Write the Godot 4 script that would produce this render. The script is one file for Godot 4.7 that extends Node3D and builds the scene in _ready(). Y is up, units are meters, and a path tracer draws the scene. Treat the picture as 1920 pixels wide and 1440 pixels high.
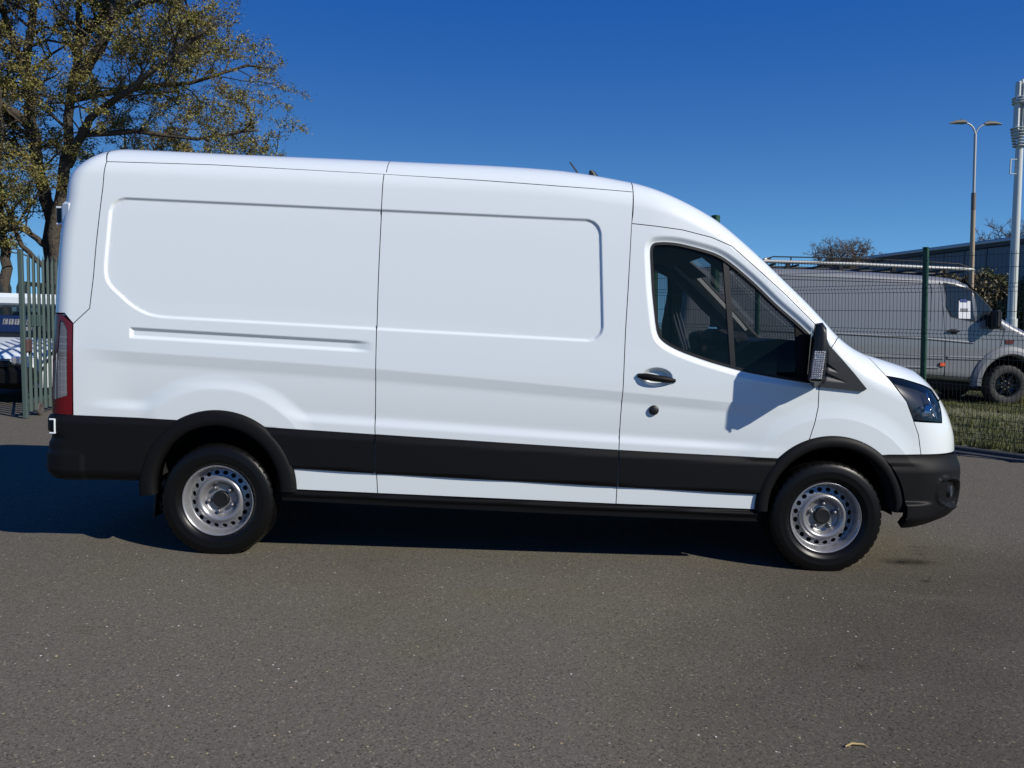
extends Node3D

const SUN_TOWARD := Vector3(0.665, 0.565, 0.455)
var M := {}
var rng := RandomNumberGenerator.new()

# ---------------------------------------------------------------- small helpers
func lin(r: float, g: float, b: float, a := 1.0) -> Color:
	var c := Color(r, g, b).linear_to_srgb()
	c.a = a
	return c

func mat(r: float, g: float, b: float, rough := 0.6, metal := 0.0, coat := 0.0) -> StandardMaterial3D:
	var m := StandardMaterial3D.new()
	m.albedo_color = lin(r, g, b)
	m.roughness = rough
	m.metallic = metal
	if coat > 0.0:
		m.clearcoat_enabled = true
		m.clearcoat = coat
		m.clearcoat_roughness = 0.03
	return m

func glass(r: float, g: float, b: float, a: float) -> StandardMaterial3D:
	var m := mat(r, g, b, 0.03)
	m.albedo_color = lin(r, g, b, a)
	m.transparency = BaseMaterial3D.TRANSPARENCY_ALPHA
	m.metallic_specular = 0.5
	return m

func part(called: String, mesh: Mesh, m: Material, parent: Node = self) -> MeshInstance3D:
	var o := MeshInstance3D.new()
	o.name = called
	o.mesh = mesh
	if m:
		o.material_override = m
	parent.add_child(o, true)
	return o

func thing(called: String, label: String, category: String, at := Vector3.ZERO, group := "") -> Node3D:
	var o := Node3D.new()
	o.name = called
	add_child(o, true)
	o.position = at
	o.set_meta("label", label)
	o.set_meta("category", category)
	if group:
		o.set_meta("group", group)
	return o

func struct(called: String, mesh: Mesh, m: Material) -> MeshInstance3D:
	var o := part(called, mesh, m)
	o.set_meta("kind", "structure")
	return o

func stuff(o: Node) -> void:
	o.set_meta("kind", "stuff")

func st() -> SurfaceTool:
	var s := SurfaceTool.new()
	s.begin(Mesh.PRIMITIVE_TRIANGLES)
	return s

func soup(v: PackedVector3Array, n: PackedVector3Array) -> ArrayMesh:
	var a := []
	a.resize(Mesh.ARRAY_MAX)
	a[Mesh.ARRAY_VERTEX] = v
	a[Mesh.ARRAY_NORMAL] = n
	var m := ArrayMesh.new()
	m.add_surface_from_arrays(Mesh.PRIMITIVE_TRIANGLES, a)
	return m

# quad a b c d given counter-clockwise as seen from outside
func quad(s: SurfaceTool, a: Vector3, b: Vector3, c: Vector3, d: Vector3) -> void:
	var n := (b - a).cross(c - a).normalized()
	for p: Vector3 in [a, c, b, a, d, c]:
		s.set_normal(n)
		s.add_vertex(p)

func box(s: SurfaceTool, c: Vector3, z: Vector3, b := Basis.IDENTITY) -> void:
	var h := z * 0.5
	var p: Array[Vector3] = []
	for i in 8:
		p.append(c + b * Vector3(h.x * (1 if i & 1 else -1), h.y * (1 if i & 2 else -1), h.z * (1 if i & 4 else -1)))
	quad(s, p[4], p[5], p[7], p[6])
	quad(s, p[1], p[0], p[2], p[3])
	quad(s, p[5], p[1], p[3], p[7])
	quad(s, p[0], p[4], p[6], p[2])
	quad(s, p[6], p[7], p[3], p[2])
	quad(s, p[0], p[1], p[5], p[4])

# box with chamfered edges (chamfer c)
func cbox(s: SurfaceTool, at: Vector3, z: Vector3, c: float, b := Basis.IDENTITY) -> void:
	var h := z * 0.5
	var i := h - Vector3(c, c, c)
	var vx := []
	for k in 8:
		var g := Vector3(1 if k & 1 else -1, 1 if k & 2 else -1, 1 if k & 4 else -1)
		vx.append([at + b * (g * Vector3(h.x, i.y, i.z)), at + b * (g * Vector3(i.x, h.y, i.z)), at + b * (g * Vector3(i.x, i.y, h.z))])
	var f := [[1, 3, 7, 5, 0], [0, 4, 6, 2, 0], [2, 6, 7, 3, 1], [0, 1, 5, 4, 1], [4, 5, 7, 6, 2], [0, 2, 3, 1, 2]]
	for q in f:
		quad(s, vx[q[0]][q[4]], vx[q[1]][q[4]], vx[q[2]][q[4]], vx[q[3]][q[4]])
	for k in 8:
		for ax in 3:
			var j: int = k ^ (1 << ax)
			if j < k:
				continue
			var a1 := (ax + 1) % 3
			var a2 := (ax + 2) % 3
			face_out(s, [vx[k][a1], vx[j][a1], vx[j][a2], vx[k][a2]], at)
		face_out(s, [vx[k][0], vx[k][1], vx[k][2]], at)

func face_out(s: SurfaceTool, p: Array, from: Vector3) -> void:
	var n: Vector3 = (p[1] - p[0]).cross(p[2] - p[0]).normalized()
	var mid := Vector3.ZERO
	for q: Vector3 in p:
		mid += q / p.size()
	var flip := n.dot(mid - from) < 0.0
	if flip:
		n = -n
	for k in range(1, p.size() - 1):
		var order := [0, k, k + 1] if flip else [0, k + 1, k]
		for o in order:
			s.set_normal(n)
			s.add_vertex(p[o])

# tube through points with radii
func tube(s: SurfaceTool, pts: PackedVector3Array, rad: PackedFloat32Array, sides := 6, caps := true) -> void:
	var n := pts.size()
	var rings := []
	var up := Vector3.UP
	for i in n:
		var d := (pts[mini(i + 1, n - 1)] - pts[maxi(i - 1, 0)]).normalized()
		if i == 0:
			up = Vector3.UP if absf(d.y) < 0.9 else Vector3.RIGHT
		var x := up.cross(d)
		if x.length() < 1e-4:
			x = Vector3.FORWARD.cross(d)
		x = x.normalized()
		var y := d.cross(x).normalized()
		up = y
		var ring := PackedVector3Array()
		for k in sides:
			var a := TAU * k / sides
			ring.append(x * cos(a) + y * sin(a))
		rings.append(ring)
	for i in n - 1:
		var r0 := rad[mini(i, rad.size() - 1)]
		var r1 := rad[mini(i + 1, rad.size() - 1)]
		for k in sides:
			var j := (k + 1) % sides
			var q := [[i, k, r0], [i, j, r0], [i + 1, j, r1], [i, k, r0], [i + 1, j, r1], [i + 1, k, r1]]
			for e in [q[0], q[2], q[1], q[3], q[5], q[4]]:
				var d: Vector3 = rings[e[0]][e[1]]
				s.set_normal(d)
				s.add_vertex(pts[e[0]] + d * e[2])
	if caps:
		for e: int in [0, n - 1]:
			var d := (pts[1] - pts[0]).normalized() if e == 0 else (pts[n - 1] - pts[n - 2]).normalized()
			var r := rad[mini(e, rad.size() - 1)]
			for k in sides:
				var j := (k + 1) % sides
				var tri := [pts[e], pts[e] + rings[e][k] * r, pts[e] + rings[e][j] * r]
				if e == 0:
					d = -absf(1.0) * (pts[1] - pts[0]).normalized()
				var nn: Vector3 = (tri[1] - tri[0]).cross(tri[2] - tri[0])
				var order := [0, 2, 1] if nn.dot(d) > 0.0 else [0, 1, 2]
				for o in order:
					s.set_normal(d)
					s.add_vertex(tri[o])

func rod(s: SurfaceTool, a: Vector3, b: Vector3, r: float, sides := 8, r2 := -1.0) -> void:
	tube(s, PackedVector3Array([a, b]), PackedFloat32Array([r, r if r2 < 0.0 else r2]), sides)

# profile of (radius, z) turned about the z axis; prof runs so that outside is on the left when z decreases
func lathe(s: SurfaceTool, prof: PackedVector2Array, at: Vector3, seg := 72, wob = null) -> void:
	var n := prof.size()
	var nr := PackedVector2Array()
	for i in n:
		var d := prof[mini(i + 1, n - 1)] - prof[maxi(i - 1, 0)]
		nr.append(Vector2(d.y, -d.x).normalized())
	for i in n - 1:
		for k in seg:
			var a0 := TAU * k / seg
			var a1 := TAU * (k + 1) / seg
			var ids := [[i, a0], [i + 1, a0], [i + 1, a1], [i, a0], [i + 1, a1], [i, a1]]
			for e in ids:
				var p: Vector2 = prof[e[0]]
				var m: Vector2 = nr[e[0]]
				var c := cos(e[1])
				var w := sin(e[1])
				var r := p.x
				if wob != null:
					r += wob.call(p, e[1])
				s.set_normal(Vector3(c * m.x, w * m.x, m.y))
				s.add_vertex(at + Vector3(c * r, w * r, p.y))

func sm(a: float, b: float, x: float) -> float:
	return smoothstep(a, b, x) if a < b else 1.0 - smoothstep(b, a, x)

func sdpoly(p: Vector2, v: PackedVector2Array) -> float:
	var n := v.size()
	var d := (p - v[0]).length_squared()
	var s := 1.0
	var j := n - 1
	for i in n:
		var e := v[j] - v[i]
		var w := p - v[i]
		var b := w - e * clampf(w.dot(e) / e.length_squared(), 0.0, 1.0)
		d = minf(d, b.length_squared())
		var c1 := p.y >= v[i].y
		var c2 := p.y < v[j].y
		var c3 := e.x * w.y > e.y * w.x
		if (c1 and c2 and c3) or (not c1 and not c2 and not c3):
			s = -s
		j = i
	return s * sqrt(d)

func ccw(p: PackedVector2Array) -> PackedVector2Array:
	var q := p.duplicate()
	if Geometry2D.is_polygon_clockwise(q):
		q.reverse()
	return q

func inset(p: PackedVector2Array, d: float) -> PackedVector2Array:
	var r := Geometry2D.offset_polygon(ccw(p), -d, Geometry2D.JOIN_MITER)
	return ccw(r[0]) if r.size() else p

func circle(c: Vector2, r: float, n := 48, ry := -1.0) -> PackedVector2Array:
	var q := PackedVector2Array()
	for i in n:
		q.append(c + Vector2(cos(TAU * i / n) * r, sin(TAU * i / n) * (ry if ry > 0.0 else r)))
	return q

func rounded(p: PackedVector2Array, r: float) -> PackedVector2Array:
	var a := Geometry2D.offset_polygon(ccw(p), -r, Geometry2D.JOIN_MITER)
	var b := Geometry2D.offset_polygon(a[0], r, Geometry2D.JOIN_ROUND)
	return ccw(b[0])

func cut(a: PackedVector2Array, b: PackedVector2Array) -> PackedVector2Array:
	var best := PackedVector2Array()
	var big := 0.0
	for q in Geometry2D.clip_polygons(ccw(a), ccw(b)):
		var k := absf(area(q))
		if k > big:
			big = k
			best = q
	return ccw(best)

func area(q: PackedVector2Array) -> float:
	var k := 0.0
	for i in q.size():
		k += q[i].cross(q[(i + 1) % q.size()])
	return k * 0.5

func cr(pts: PackedVector2Array, x: float) -> float:
	var n := pts.size()
	if x <= pts[0].x:
		return pts[0].y
	if x >= pts[n - 1].x:
		return pts[n - 1].y
	var i := 0
	while i < n - 2 and pts[i + 1].x <= x:
		i += 1
	var h := pts[i + 1].x - pts[i].x
	var t := (x - pts[i].x) / h
	var m0 := (pts[i + 1].y - pts[maxi(i - 1, 0)].y) / (pts[i + 1].x - pts[maxi(i - 1, 0)].x)
	var m1 := (pts[mini(i + 2, n - 1)].y - pts[i].y) / (pts[mini(i + 2, n - 1)].x - pts[i].x)
	var t2 := t * t
	var t3 := t2 * t
	return (2 * t3 - 3 * t2 + 1) * pts[i].y + (t3 - 2 * t2 + t) * h * m0 + (3 * t2 - 2 * t3) * pts[i + 1].y + (t3 - t2) * h * m1

func V(a: Array) -> PackedVector2Array:
	var q := PackedVector2Array()
	for i in range(0, a.size(), 2):
		q.append(Vector2(a[i], a[i + 1]))
	return q

# ---------------------------------------------------------------- the white van's skin: point for body coordinates (u, v)
var YT := V([-1.3, 2.49, -.9, 2.51, 0, 2.497, 1, 2.482, 2, 2.456, 2.5, 2.388, 2.75, 2.31, 3.03, 2.17, 3.24, 2.005, 3.5, 1.765, 3.6, 1.672, 3.7, 1.573, 3.8, 1.472, 3.9, 1.398, 4.0, 1.35, 4.15, 1.31, 4.3, 1.272, 4.42, 1.235, 4.58, 1.13, 4.72, .95, 4.85, .7])
var RT := V([-1.3, .2, 2.3, .2, 2.8, .16, 3.6, .14, 3.95, .2, 4.3, .26, 4.9, .26])
var CR := V([-1.3, .03, 2.5, .03, 3.0, 0, 3.6, 0, 3.9, .07, 4.1, .1, 4.3, .09, 4.5, .06, 4.9, .04])
var XF := V([.15, 4.34, .25, 4.54, .35, 4.675, .55, 4.712, .7, 4.705, .78, 4.70, .85, 4.69, 1.0, 4.65, 1.12, 4.60, 1.2, 4.56, 1.5, 4.4])
var XR := V([.2, -1.05, .66, -1.045, .71, -1.02, .74, -1.05, 1.5, -1.03, 1.9, -1.02, 2.15, -.995, 2.3, -.98, 2.42, -.9, 2.52, -.78, 2.7, -.6])
var WP := V([.2, .985, .45, .995, .85, .998, 1.05, .997, 1.3, .992, 1.6, .972, 1.9, .944, 2.1, .921, 2.3, .89, 2.5, .85])
var CREASE := V([-.9, 1.254, -.72, 1.247, .949, 1.175, 2.477, 1.078, 3.3, 1.02, 4.2, .96])
var MTOP := V([-1.2, .852, -.88, .845, -.35, .834, .302, .804, .971, .777, 2.452, .723, 3.397, .701, 4.7, .68])
var MBOT := V([-1.2, .60, .477, .548, .978, .532, 2.457, .492, 3.255, .471, 4.7, .44])
var WBOT := V([-1.2, .45, .5, .418, .986, .409, 2.455, .385, 3.244, .374, 4.7, .35])
var SWAGE := V([-1, 0, -.2, 0, .09, 0, .13, -.0015, .215, -.011, .27, -.0132, .40, -.0105, .55, -.0078, .70, -.0064, .785, -.0062, .83, -.0050, .88, -.0018, .985, .0052, 1.0, .006, 1.02, .006, 1.3, .004, 1.8, 0])
var PANEL := V([-.683, 2.178, 2.311, 2.123, 2.347, 1.373, -.33, 1.445, -.43, 1.458, -.53, 1.508, -.655, 1.615, -.695, 1.665, -.704, 1.75])
var SLOT := V([-.536, 1.388, .951, 1.343, .953, 1.272, -.535, 1.32])
var DLO := V([2.611, 1.94, 2.62, 1.979, 2.652, 1.996, 2.77, 1.997, 2.935, 1.963, 3.045, 1.931, 3.138, 1.869, 3.267, 1.762, 3.402, 1.632, 3.529, 1.530, 3.621, 1.444, 3.676, 1.365, 3.665, 1.154, 3.44, 1.183, 3.221, 1.216, 3.002, 1.271, 2.822, 1.328, 2.713, 1.38, 2.666, 1.433, 2.63, 1.691])
func chaikin(p: PackedVector2Array, l := .035) -> PackedVector2Array:
	var q := PackedVector2Array()
	for i in p.size():
		var a := p[i]
		var c := p[(i + 1) % p.size()]
		var t := minf(.25, l / a.distance_to(c))
		q.append(a.lerp(c, t))
		q.append(a.lerp(c, 1.0 - t))
	return q

const ARCH_R := Vector2(0.004, .414)
const ARCH_F := Vector2(3.77, .385)
var lut := {}
var panel_core := PackedVector2Array()
var slot_core := PackedVector2Array()

func make_lut(called: String, pts: PackedVector2Array, a: float, b: float, step := .01) -> void:
	var f := PackedFloat32Array()
	var k := int(ceil((b - a) / step)) + 2
	for i in k:
		f.append(cr(pts, a + i * step))
	lut[called] = [a, 1.0 / step, f, k - 2]

func lk(l: Array, x: float) -> float:
	var t: float = clampf((x - l[0]) * l[1], 0.0, l[3])
	var i := int(t)
	return lerpf(l[2][i], l[2][i + 1], t - i)

func prepare_skin() -> void:
	for e in [["YT", YT], ["RT", RT], ["CR", CR], ["CREASE", CREASE], ["MTOP", MTOP], ["MBOT", MBOT], ["WBOT", WBOT]]:
		make_lut(e[0], e[1], -1.5, 5.2)
	for e in [["XF", XF], ["XR", XR], ["WP", WP]]:
		make_lut(e[0], e[1], 0.0, 2.8)
	make_lut("SWAGE", SWAGE, -1.0, 1.8, .004)
	panel_core = chaikin(chaikin(inset(PANEL, .065), .02), .012)
	DLO = chaikin(chaikin(DLO))
	slot_core = inset(SLOT, .012)

func relief(x: float, y: float) -> float:
	var d := 0.0
	var mt := lk(lut.MTOP, x)
	var yc := lk(lut.CREASE, x)
	var fade := smoothstep(-.86, -.5, x) * (1.0 - smoothstep(2.9, 3.6, x))
	if fade > 0.0:
		var q := (y - mt) / (yc - mt)
		if q < 1.8:
			var s := lk(lut.SWAGE, q)
			if x < 1.0:
				var r := Vector2(x, y).distance_to(ARCH_R)
				s *= lerpf(1.0, smoothstep(.60, .72, r), 1.0 - smoothstep(.50, .70, q))
			d += s * fade
	if y > 1.3 and y < 2.25 and x > -.8 and x < 2.45:
		var s := sdpoly(Vector2(x, y), panel_core) - .065
		d -= .012 * (1.0 - smoothstep(-.019, .001, s))
	if y > 1.24 and y < 1.42 and x > -.6 and x < 1.0:
		var s := sdpoly(Vector2(x, y), slot_core) - .012
		d -= .016 * (1.0 - smoothstep(-.022, .002, s)) * (1.0 - smoothstep(.80, .95, x))
	if x > 2.5 and x < 3.8 and y > 1.05 and y < 2.1:
		var s := sdpoly(Vector2(x, y), DLO)
		d -= .016 * (1.0 - smoothstep(0.0, .04, s))
	if y < 1.3:
		if x < 1.2:
			var r := Vector2(x, y).distance_to(ARCH_R)
			d += .007 * pow(1.0 - clampf((r - .615) / .095, 0.0, 1.0), 1.5) * smoothstep(-.50, -.36, x) * smoothstep(mt - .024, mt - .002, y)
		elif x > 2.9:
			var r := Vector2(x, y).distance_to(ARCH_F)
			d += .010 * pow(1.0 - clampf((r - .57) / .11, 0.0, 1.0), 1.6) * smoothstep(mt - .024, mt - .002, y)
	var hx := (x - 2.672) / .10
	var hy := (y - 1.172) / .062
	var hh := hx * hx + hy * hy
	if hh < 1.0:
		d -= .030 * smoothstep(0.0, .75, 1.0 - hh)
	return d

func width(x: float, y: float) -> float:
	var w := lk(lut.WP, y + .012 * x)
	if x > 3.7:
		w -= .05 * (x - 3.7) * (x - 3.7)
	if x > 2.6 and y > 1.3:
		w -= .05 * smoothstep(2.6, 3.3, x) * (y - 1.3)
	return w

func skin(u: float, v: float, off := 0.0) -> Vector3:
	var y := v
	var x := u
	var a := 0.0
	var b := 0.0
	var oz := off
	for it in 2:
		oz = off
		var uc := lk(lut.XF, minf(y, 1.5)) - .42
		var ur := lk(lut.XR, y) + .13
		x = u
		a = 0.0
		if y < 1.32 and u > uc:
			var th := minf((u - uc) / .42, PI / 2)
			x = uc + (.42 + off) * sin(th)
			a = .40 * (1.0 - cos(th)) + maxf(0.0, u - uc - .42 * PI / 2)
			oz *= cos(th)
		elif u < ur:
			var th := minf((ur - u) / .13, PI / 2)
			x = ur - (.13 + off) * sin(th)
			a = .10 * (1.0 - cos(th)) + maxf(0.0, ur - u - .13 * PI / 2)
			oz *= cos(th)
		var rt := lk(lut.RT, x)
		var vc := lk(lut.YT, x) - rt
		b = 0.0
		y = v
		if v > vc:
			var ph := minf((v - vc) / rt, PI / 2)
			var ex := maxf(0.0, v - vc - rt * PI / 2)
			y = vc + (rt + off) * sin(ph) + lk(lut.CR, x) * minf(1.0, ex)
			b = rt * (1.0 - cos(ph)) + ex
			oz *= cos(ph)
	var z := width(x, y) - a - b + relief(x, y) + oz
	return Vector3(x, y, maxf(z, 0.0))

func vtop(x: float, k := -1.0) -> float:
	var rt := lk(lut.RT, x)
	var yt := lk(lut.YT, x)
	if k >= 0.0:
		return yt - rt + rt * k
	return yt - rt + rt * PI / 2 + width(x, yt) - rt - .01

func uend(y: float) -> float:
	return lk(lut.XF, minf(y, 1.5)) - .42 + .42 * PI / 2 + width(4.3, y) - .42

func ustart(y: float) -> float:
	return lk(lut.XR, y) + .13 - .13 * PI / 2 - (width(-.9, y) - .11)

func near_feature(u: float, v: float) -> bool:
	if u > -.9 and u < 3.5 and absf(v - lk(lut.CREASE, u) + .02) < .05:
		return true
	if u > -.9 and u < 3.5 and absf(v - lk(lut.MTOP, u) - .06) < .06:
		return true
	if v < 1.3 and v > .65 and (absf(Vector2(u, v).distance_to(ARCH_R) - .64) < .05 or absf(Vector2(u, v).distance_to(ARCH_F) - .60) < .05):
		return true
	if v > 1.05 and v < 1.30 and u > 2.5 and u < 2.85:
		return true
	if v > 1.3 and v < 2.25 and u > -.8 and u < 2.45:
		if absf(sdpoly(Vector2(u, v), panel_core) - .066) < .03:
			return true
	if v > 1.24 and v < 1.42 and u > -.6 and u < 1.0:
		return absf(sdpoly(Vector2(u, v), slot_core)) < .035
	if u > 2.5 and u < 3.8 and v > 1.05 and v < 2.1:
		return absf(sdpoly(Vector2(u, v), DLO) - .02) < .032
	return false

# a piece of the skin cut out along an outline in (u, v); returns [vertices, normals]
func sheet(outline: PackedVector2Array, off := 0.0, hole := PackedVector2Array(), cell := .02, fine := false, edge := .018, offfn = null) -> Array:
	var gap_edges := edge == .018  # flange kept apart, to be blackened as shade in the gap
	var pl := ccw(outline)
	var verts := PackedVector3Array()
	var norms := PackedVector3Array()
	var cache := {}
	var pn := func(p: Vector2) -> Array:
		var key := Vector2i(roundi(p.x * 20000.0), roundi(p.y * 20000.0))
		if cache.has(key):
			return cache[key]
		var e := .003
		var f0: float = off + (offfn.call(p.x, p.y) if offfn != null else 0.0)
		var a := skin(p.x, p.y, f0)
		var f1: float = off + (offfn.call(p.x + e, p.y) if offfn != null else 0.0)
		var f2: float = off + (offfn.call(p.x, p.y + e) if offfn != null else 0.0)
		var g1: float = off + (offfn.call(p.x - e, p.y) if offfn != null else 0.0)
		var g2: float = off + (offfn.call(p.x, p.y - e) if offfn != null else 0.0)
		var n := (skin(p.x + e, p.y, f1) - skin(p.x - e, p.y, g1)).cross(skin(p.x, p.y + e, f2) - skin(p.x, p.y - e, g2))
		n = n.normalized() if n.length() > 1e-12 else Vector3.BACK
		var r := [a, n]
		cache[key] = r
		return r
	var lo := pl[0]
	var hi := pl[0]
	for p in pl:
		lo = lo.min(p)
		hi = hi.max(p)
	var nx := int(ceil((hi.x - lo.x) / cell)) + 1
	var ny := int(ceil((hi.y - lo.y) / cell)) + 1
	var mark := {}
	for lp: PackedVector2Array in [pl, hole]:
		for i in lp.size():
			var a := lp[i]
			var b := lp[(i + 1) % lp.size()]
			var k := int(a.distance_to(b) / (cell * .2)) + 1
			for j in k + 1:
				var q := (a.lerp(b, float(j) / k) - lo) / cell
				mark[Vector2i(int(q.x), int(q.y))] = true
	var ring := mark.keys()
	for c: Vector2i in ring:
		for d: Vector2i in [Vector2i(1, 0), Vector2i(-1, 0), Vector2i(0, 1), Vector2i(0, -1)]:
			mark[c + d] = true
	var emit := func(poly: PackedVector2Array) -> void:
		var id := Geometry2D.triangulate_polygon(poly)
		if id.is_empty():
			for t in range(1, poly.size() - 1):
				id.append_array([0, t, t + 1])
		for t in range(0, id.size(), 3):
			var tri := [poly[id[t]], poly[id[t + 1]], poly[id[t + 2]]]
			var ar: float = (tri[1] - tri[0]).cross(tri[2] - tri[0])
			if absf(ar) < 1e-9:
				continue
			for o: int in ([0, 2, 1] if ar > 0.0 else [0, 1, 2]):
				var r: Array = pn.call(tri[o])
				verts.append(r[0])
				norms.append(r[1])
	for i in nx:
		for j in ny:
			var c0 := lo + Vector2(i, j) * cell
			var mid := c0 + Vector2(cell, cell) * .5
			var on_edge := mark.has(Vector2i(i, j))
			if not on_edge:
				if not Geometry2D.is_point_in_polygon(mid, pl):
					continue
				if hole.size() and Geometry2D.is_point_in_polygon(mid, hole):
					continue
			var pieces: Array = []
			var square := PackedVector2Array([c0, c0 + Vector2(cell, 0), c0 + Vector2(cell, cell), c0 + Vector2(0, cell)])
			if on_edge:
				for q in Geometry2D.intersect_polygons(square, pl):
					if hole.size():
						for w in Geometry2D.clip_polygons(q, hole):
							pieces.append(w)
					else:
						pieces.append(q)
			else:
				pieces.append(square)
			var sub := 1
			if fine and near_feature(mid.x, mid.y):
				sub = 4
			if sub == 1:
				for q: PackedVector2Array in pieces:
					emit.call(q)
			else:
				var h := cell / sub
				for a in sub:
					for b in sub:
						var s0 := c0 + Vector2(a, b) * h
						var sq := PackedVector2Array([s0, s0 + Vector2(h, 0), s0 + Vector2(h, h), s0 + Vector2(0, h)])
						if on_edge:
							for q: PackedVector2Array in pieces:
								for w in Geometry2D.intersect_polygons(sq, q):
									emit.call(w)
						else:
							emit.call(sq)
	var fv := PackedVector3Array()
	var fn := PackedVector3Array()
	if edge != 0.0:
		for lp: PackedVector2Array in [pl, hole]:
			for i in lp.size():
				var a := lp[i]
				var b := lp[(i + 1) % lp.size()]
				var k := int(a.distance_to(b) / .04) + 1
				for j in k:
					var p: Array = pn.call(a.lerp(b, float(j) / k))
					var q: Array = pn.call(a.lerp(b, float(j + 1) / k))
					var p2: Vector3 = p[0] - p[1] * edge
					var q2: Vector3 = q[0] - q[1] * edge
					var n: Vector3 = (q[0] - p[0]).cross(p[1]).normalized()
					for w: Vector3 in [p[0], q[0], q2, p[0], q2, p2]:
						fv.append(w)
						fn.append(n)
	if not gap_edges:
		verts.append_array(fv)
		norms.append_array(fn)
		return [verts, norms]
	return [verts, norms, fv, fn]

# a body panel's flange is coloured black to put shade into the gaps
func shade_gap(s: Array, panel: Node) -> void:
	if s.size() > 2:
		part("gap_shade_edge", soup(s[2], s[3]), M.rubber, panel)

func mirror(s: Array) -> Array:
	if s.size() > 2:
		var f := mirror([s[2], s[3]])
		var g := mirror([s[0], s[1]])
		return [g[0], g[1], f[0], f[1]]
	var v: PackedVector3Array = s[0].duplicate()
	var n: PackedVector3Array = s[1].duplicate()
	for i in v.size():
		v[i].z = -v[i].z
		n[i].z = -n[i].z
	for i in range(0, v.size(), 3):
		var t := v[i + 1]
		v[i + 1] = v[i + 2]
		v[i + 2] = t
		t = n[i + 1]
		n[i + 1] = n[i + 2]
		n[i + 2] = t
	return [v, n]

func joined(s: Array) -> ArrayMesh:
	var m := mirror(s)
	var v: PackedVector3Array = s[0].duplicate()
	var n: PackedVector3Array = s[1].duplicate()
	v.append_array(m[0])
	n.append_array(m[1])
	return soup(v, n)

func joined_panel(called: String, s: Array, m: Material, van: Node) -> void:
	var o := part(called, joined(s), m, van)
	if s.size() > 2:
		part("gap_shade_edge", joined([s[2], s[3]]), M.rubber, o)  # flange in black, painted shade for the gap

# both sides of the van: the near piece and its mirrored twin; returns the two nodes
func pair(called: String, s: Array, m: Material, van: Node) -> Array:
	var a := part(called, soup(s[0], s[1]), m, van)
	var t := mirror(s)
	var b := part(called, soup(t[0], t[1]), m, van)
	shade_gap(s, a)
	shade_gap(t, b)
	return [a, b]

func strip_between(top: PackedVector2Array, x0: float, x1: float, dt: float, bot: PackedVector2Array, db: float, n := 24) -> PackedVector2Array:
	var q := PackedVector2Array()
	for i in n + 1:
		var x := lerpf(x0, x1, float(i) / n)
		q.append(Vector2(x, cr(bot, x) + db))
	for i in n + 1:
		var x := lerpf(x1, x0, float(i) / n)
		q.append(Vector2(x, cr(top, x) + dt))
	return q

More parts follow.
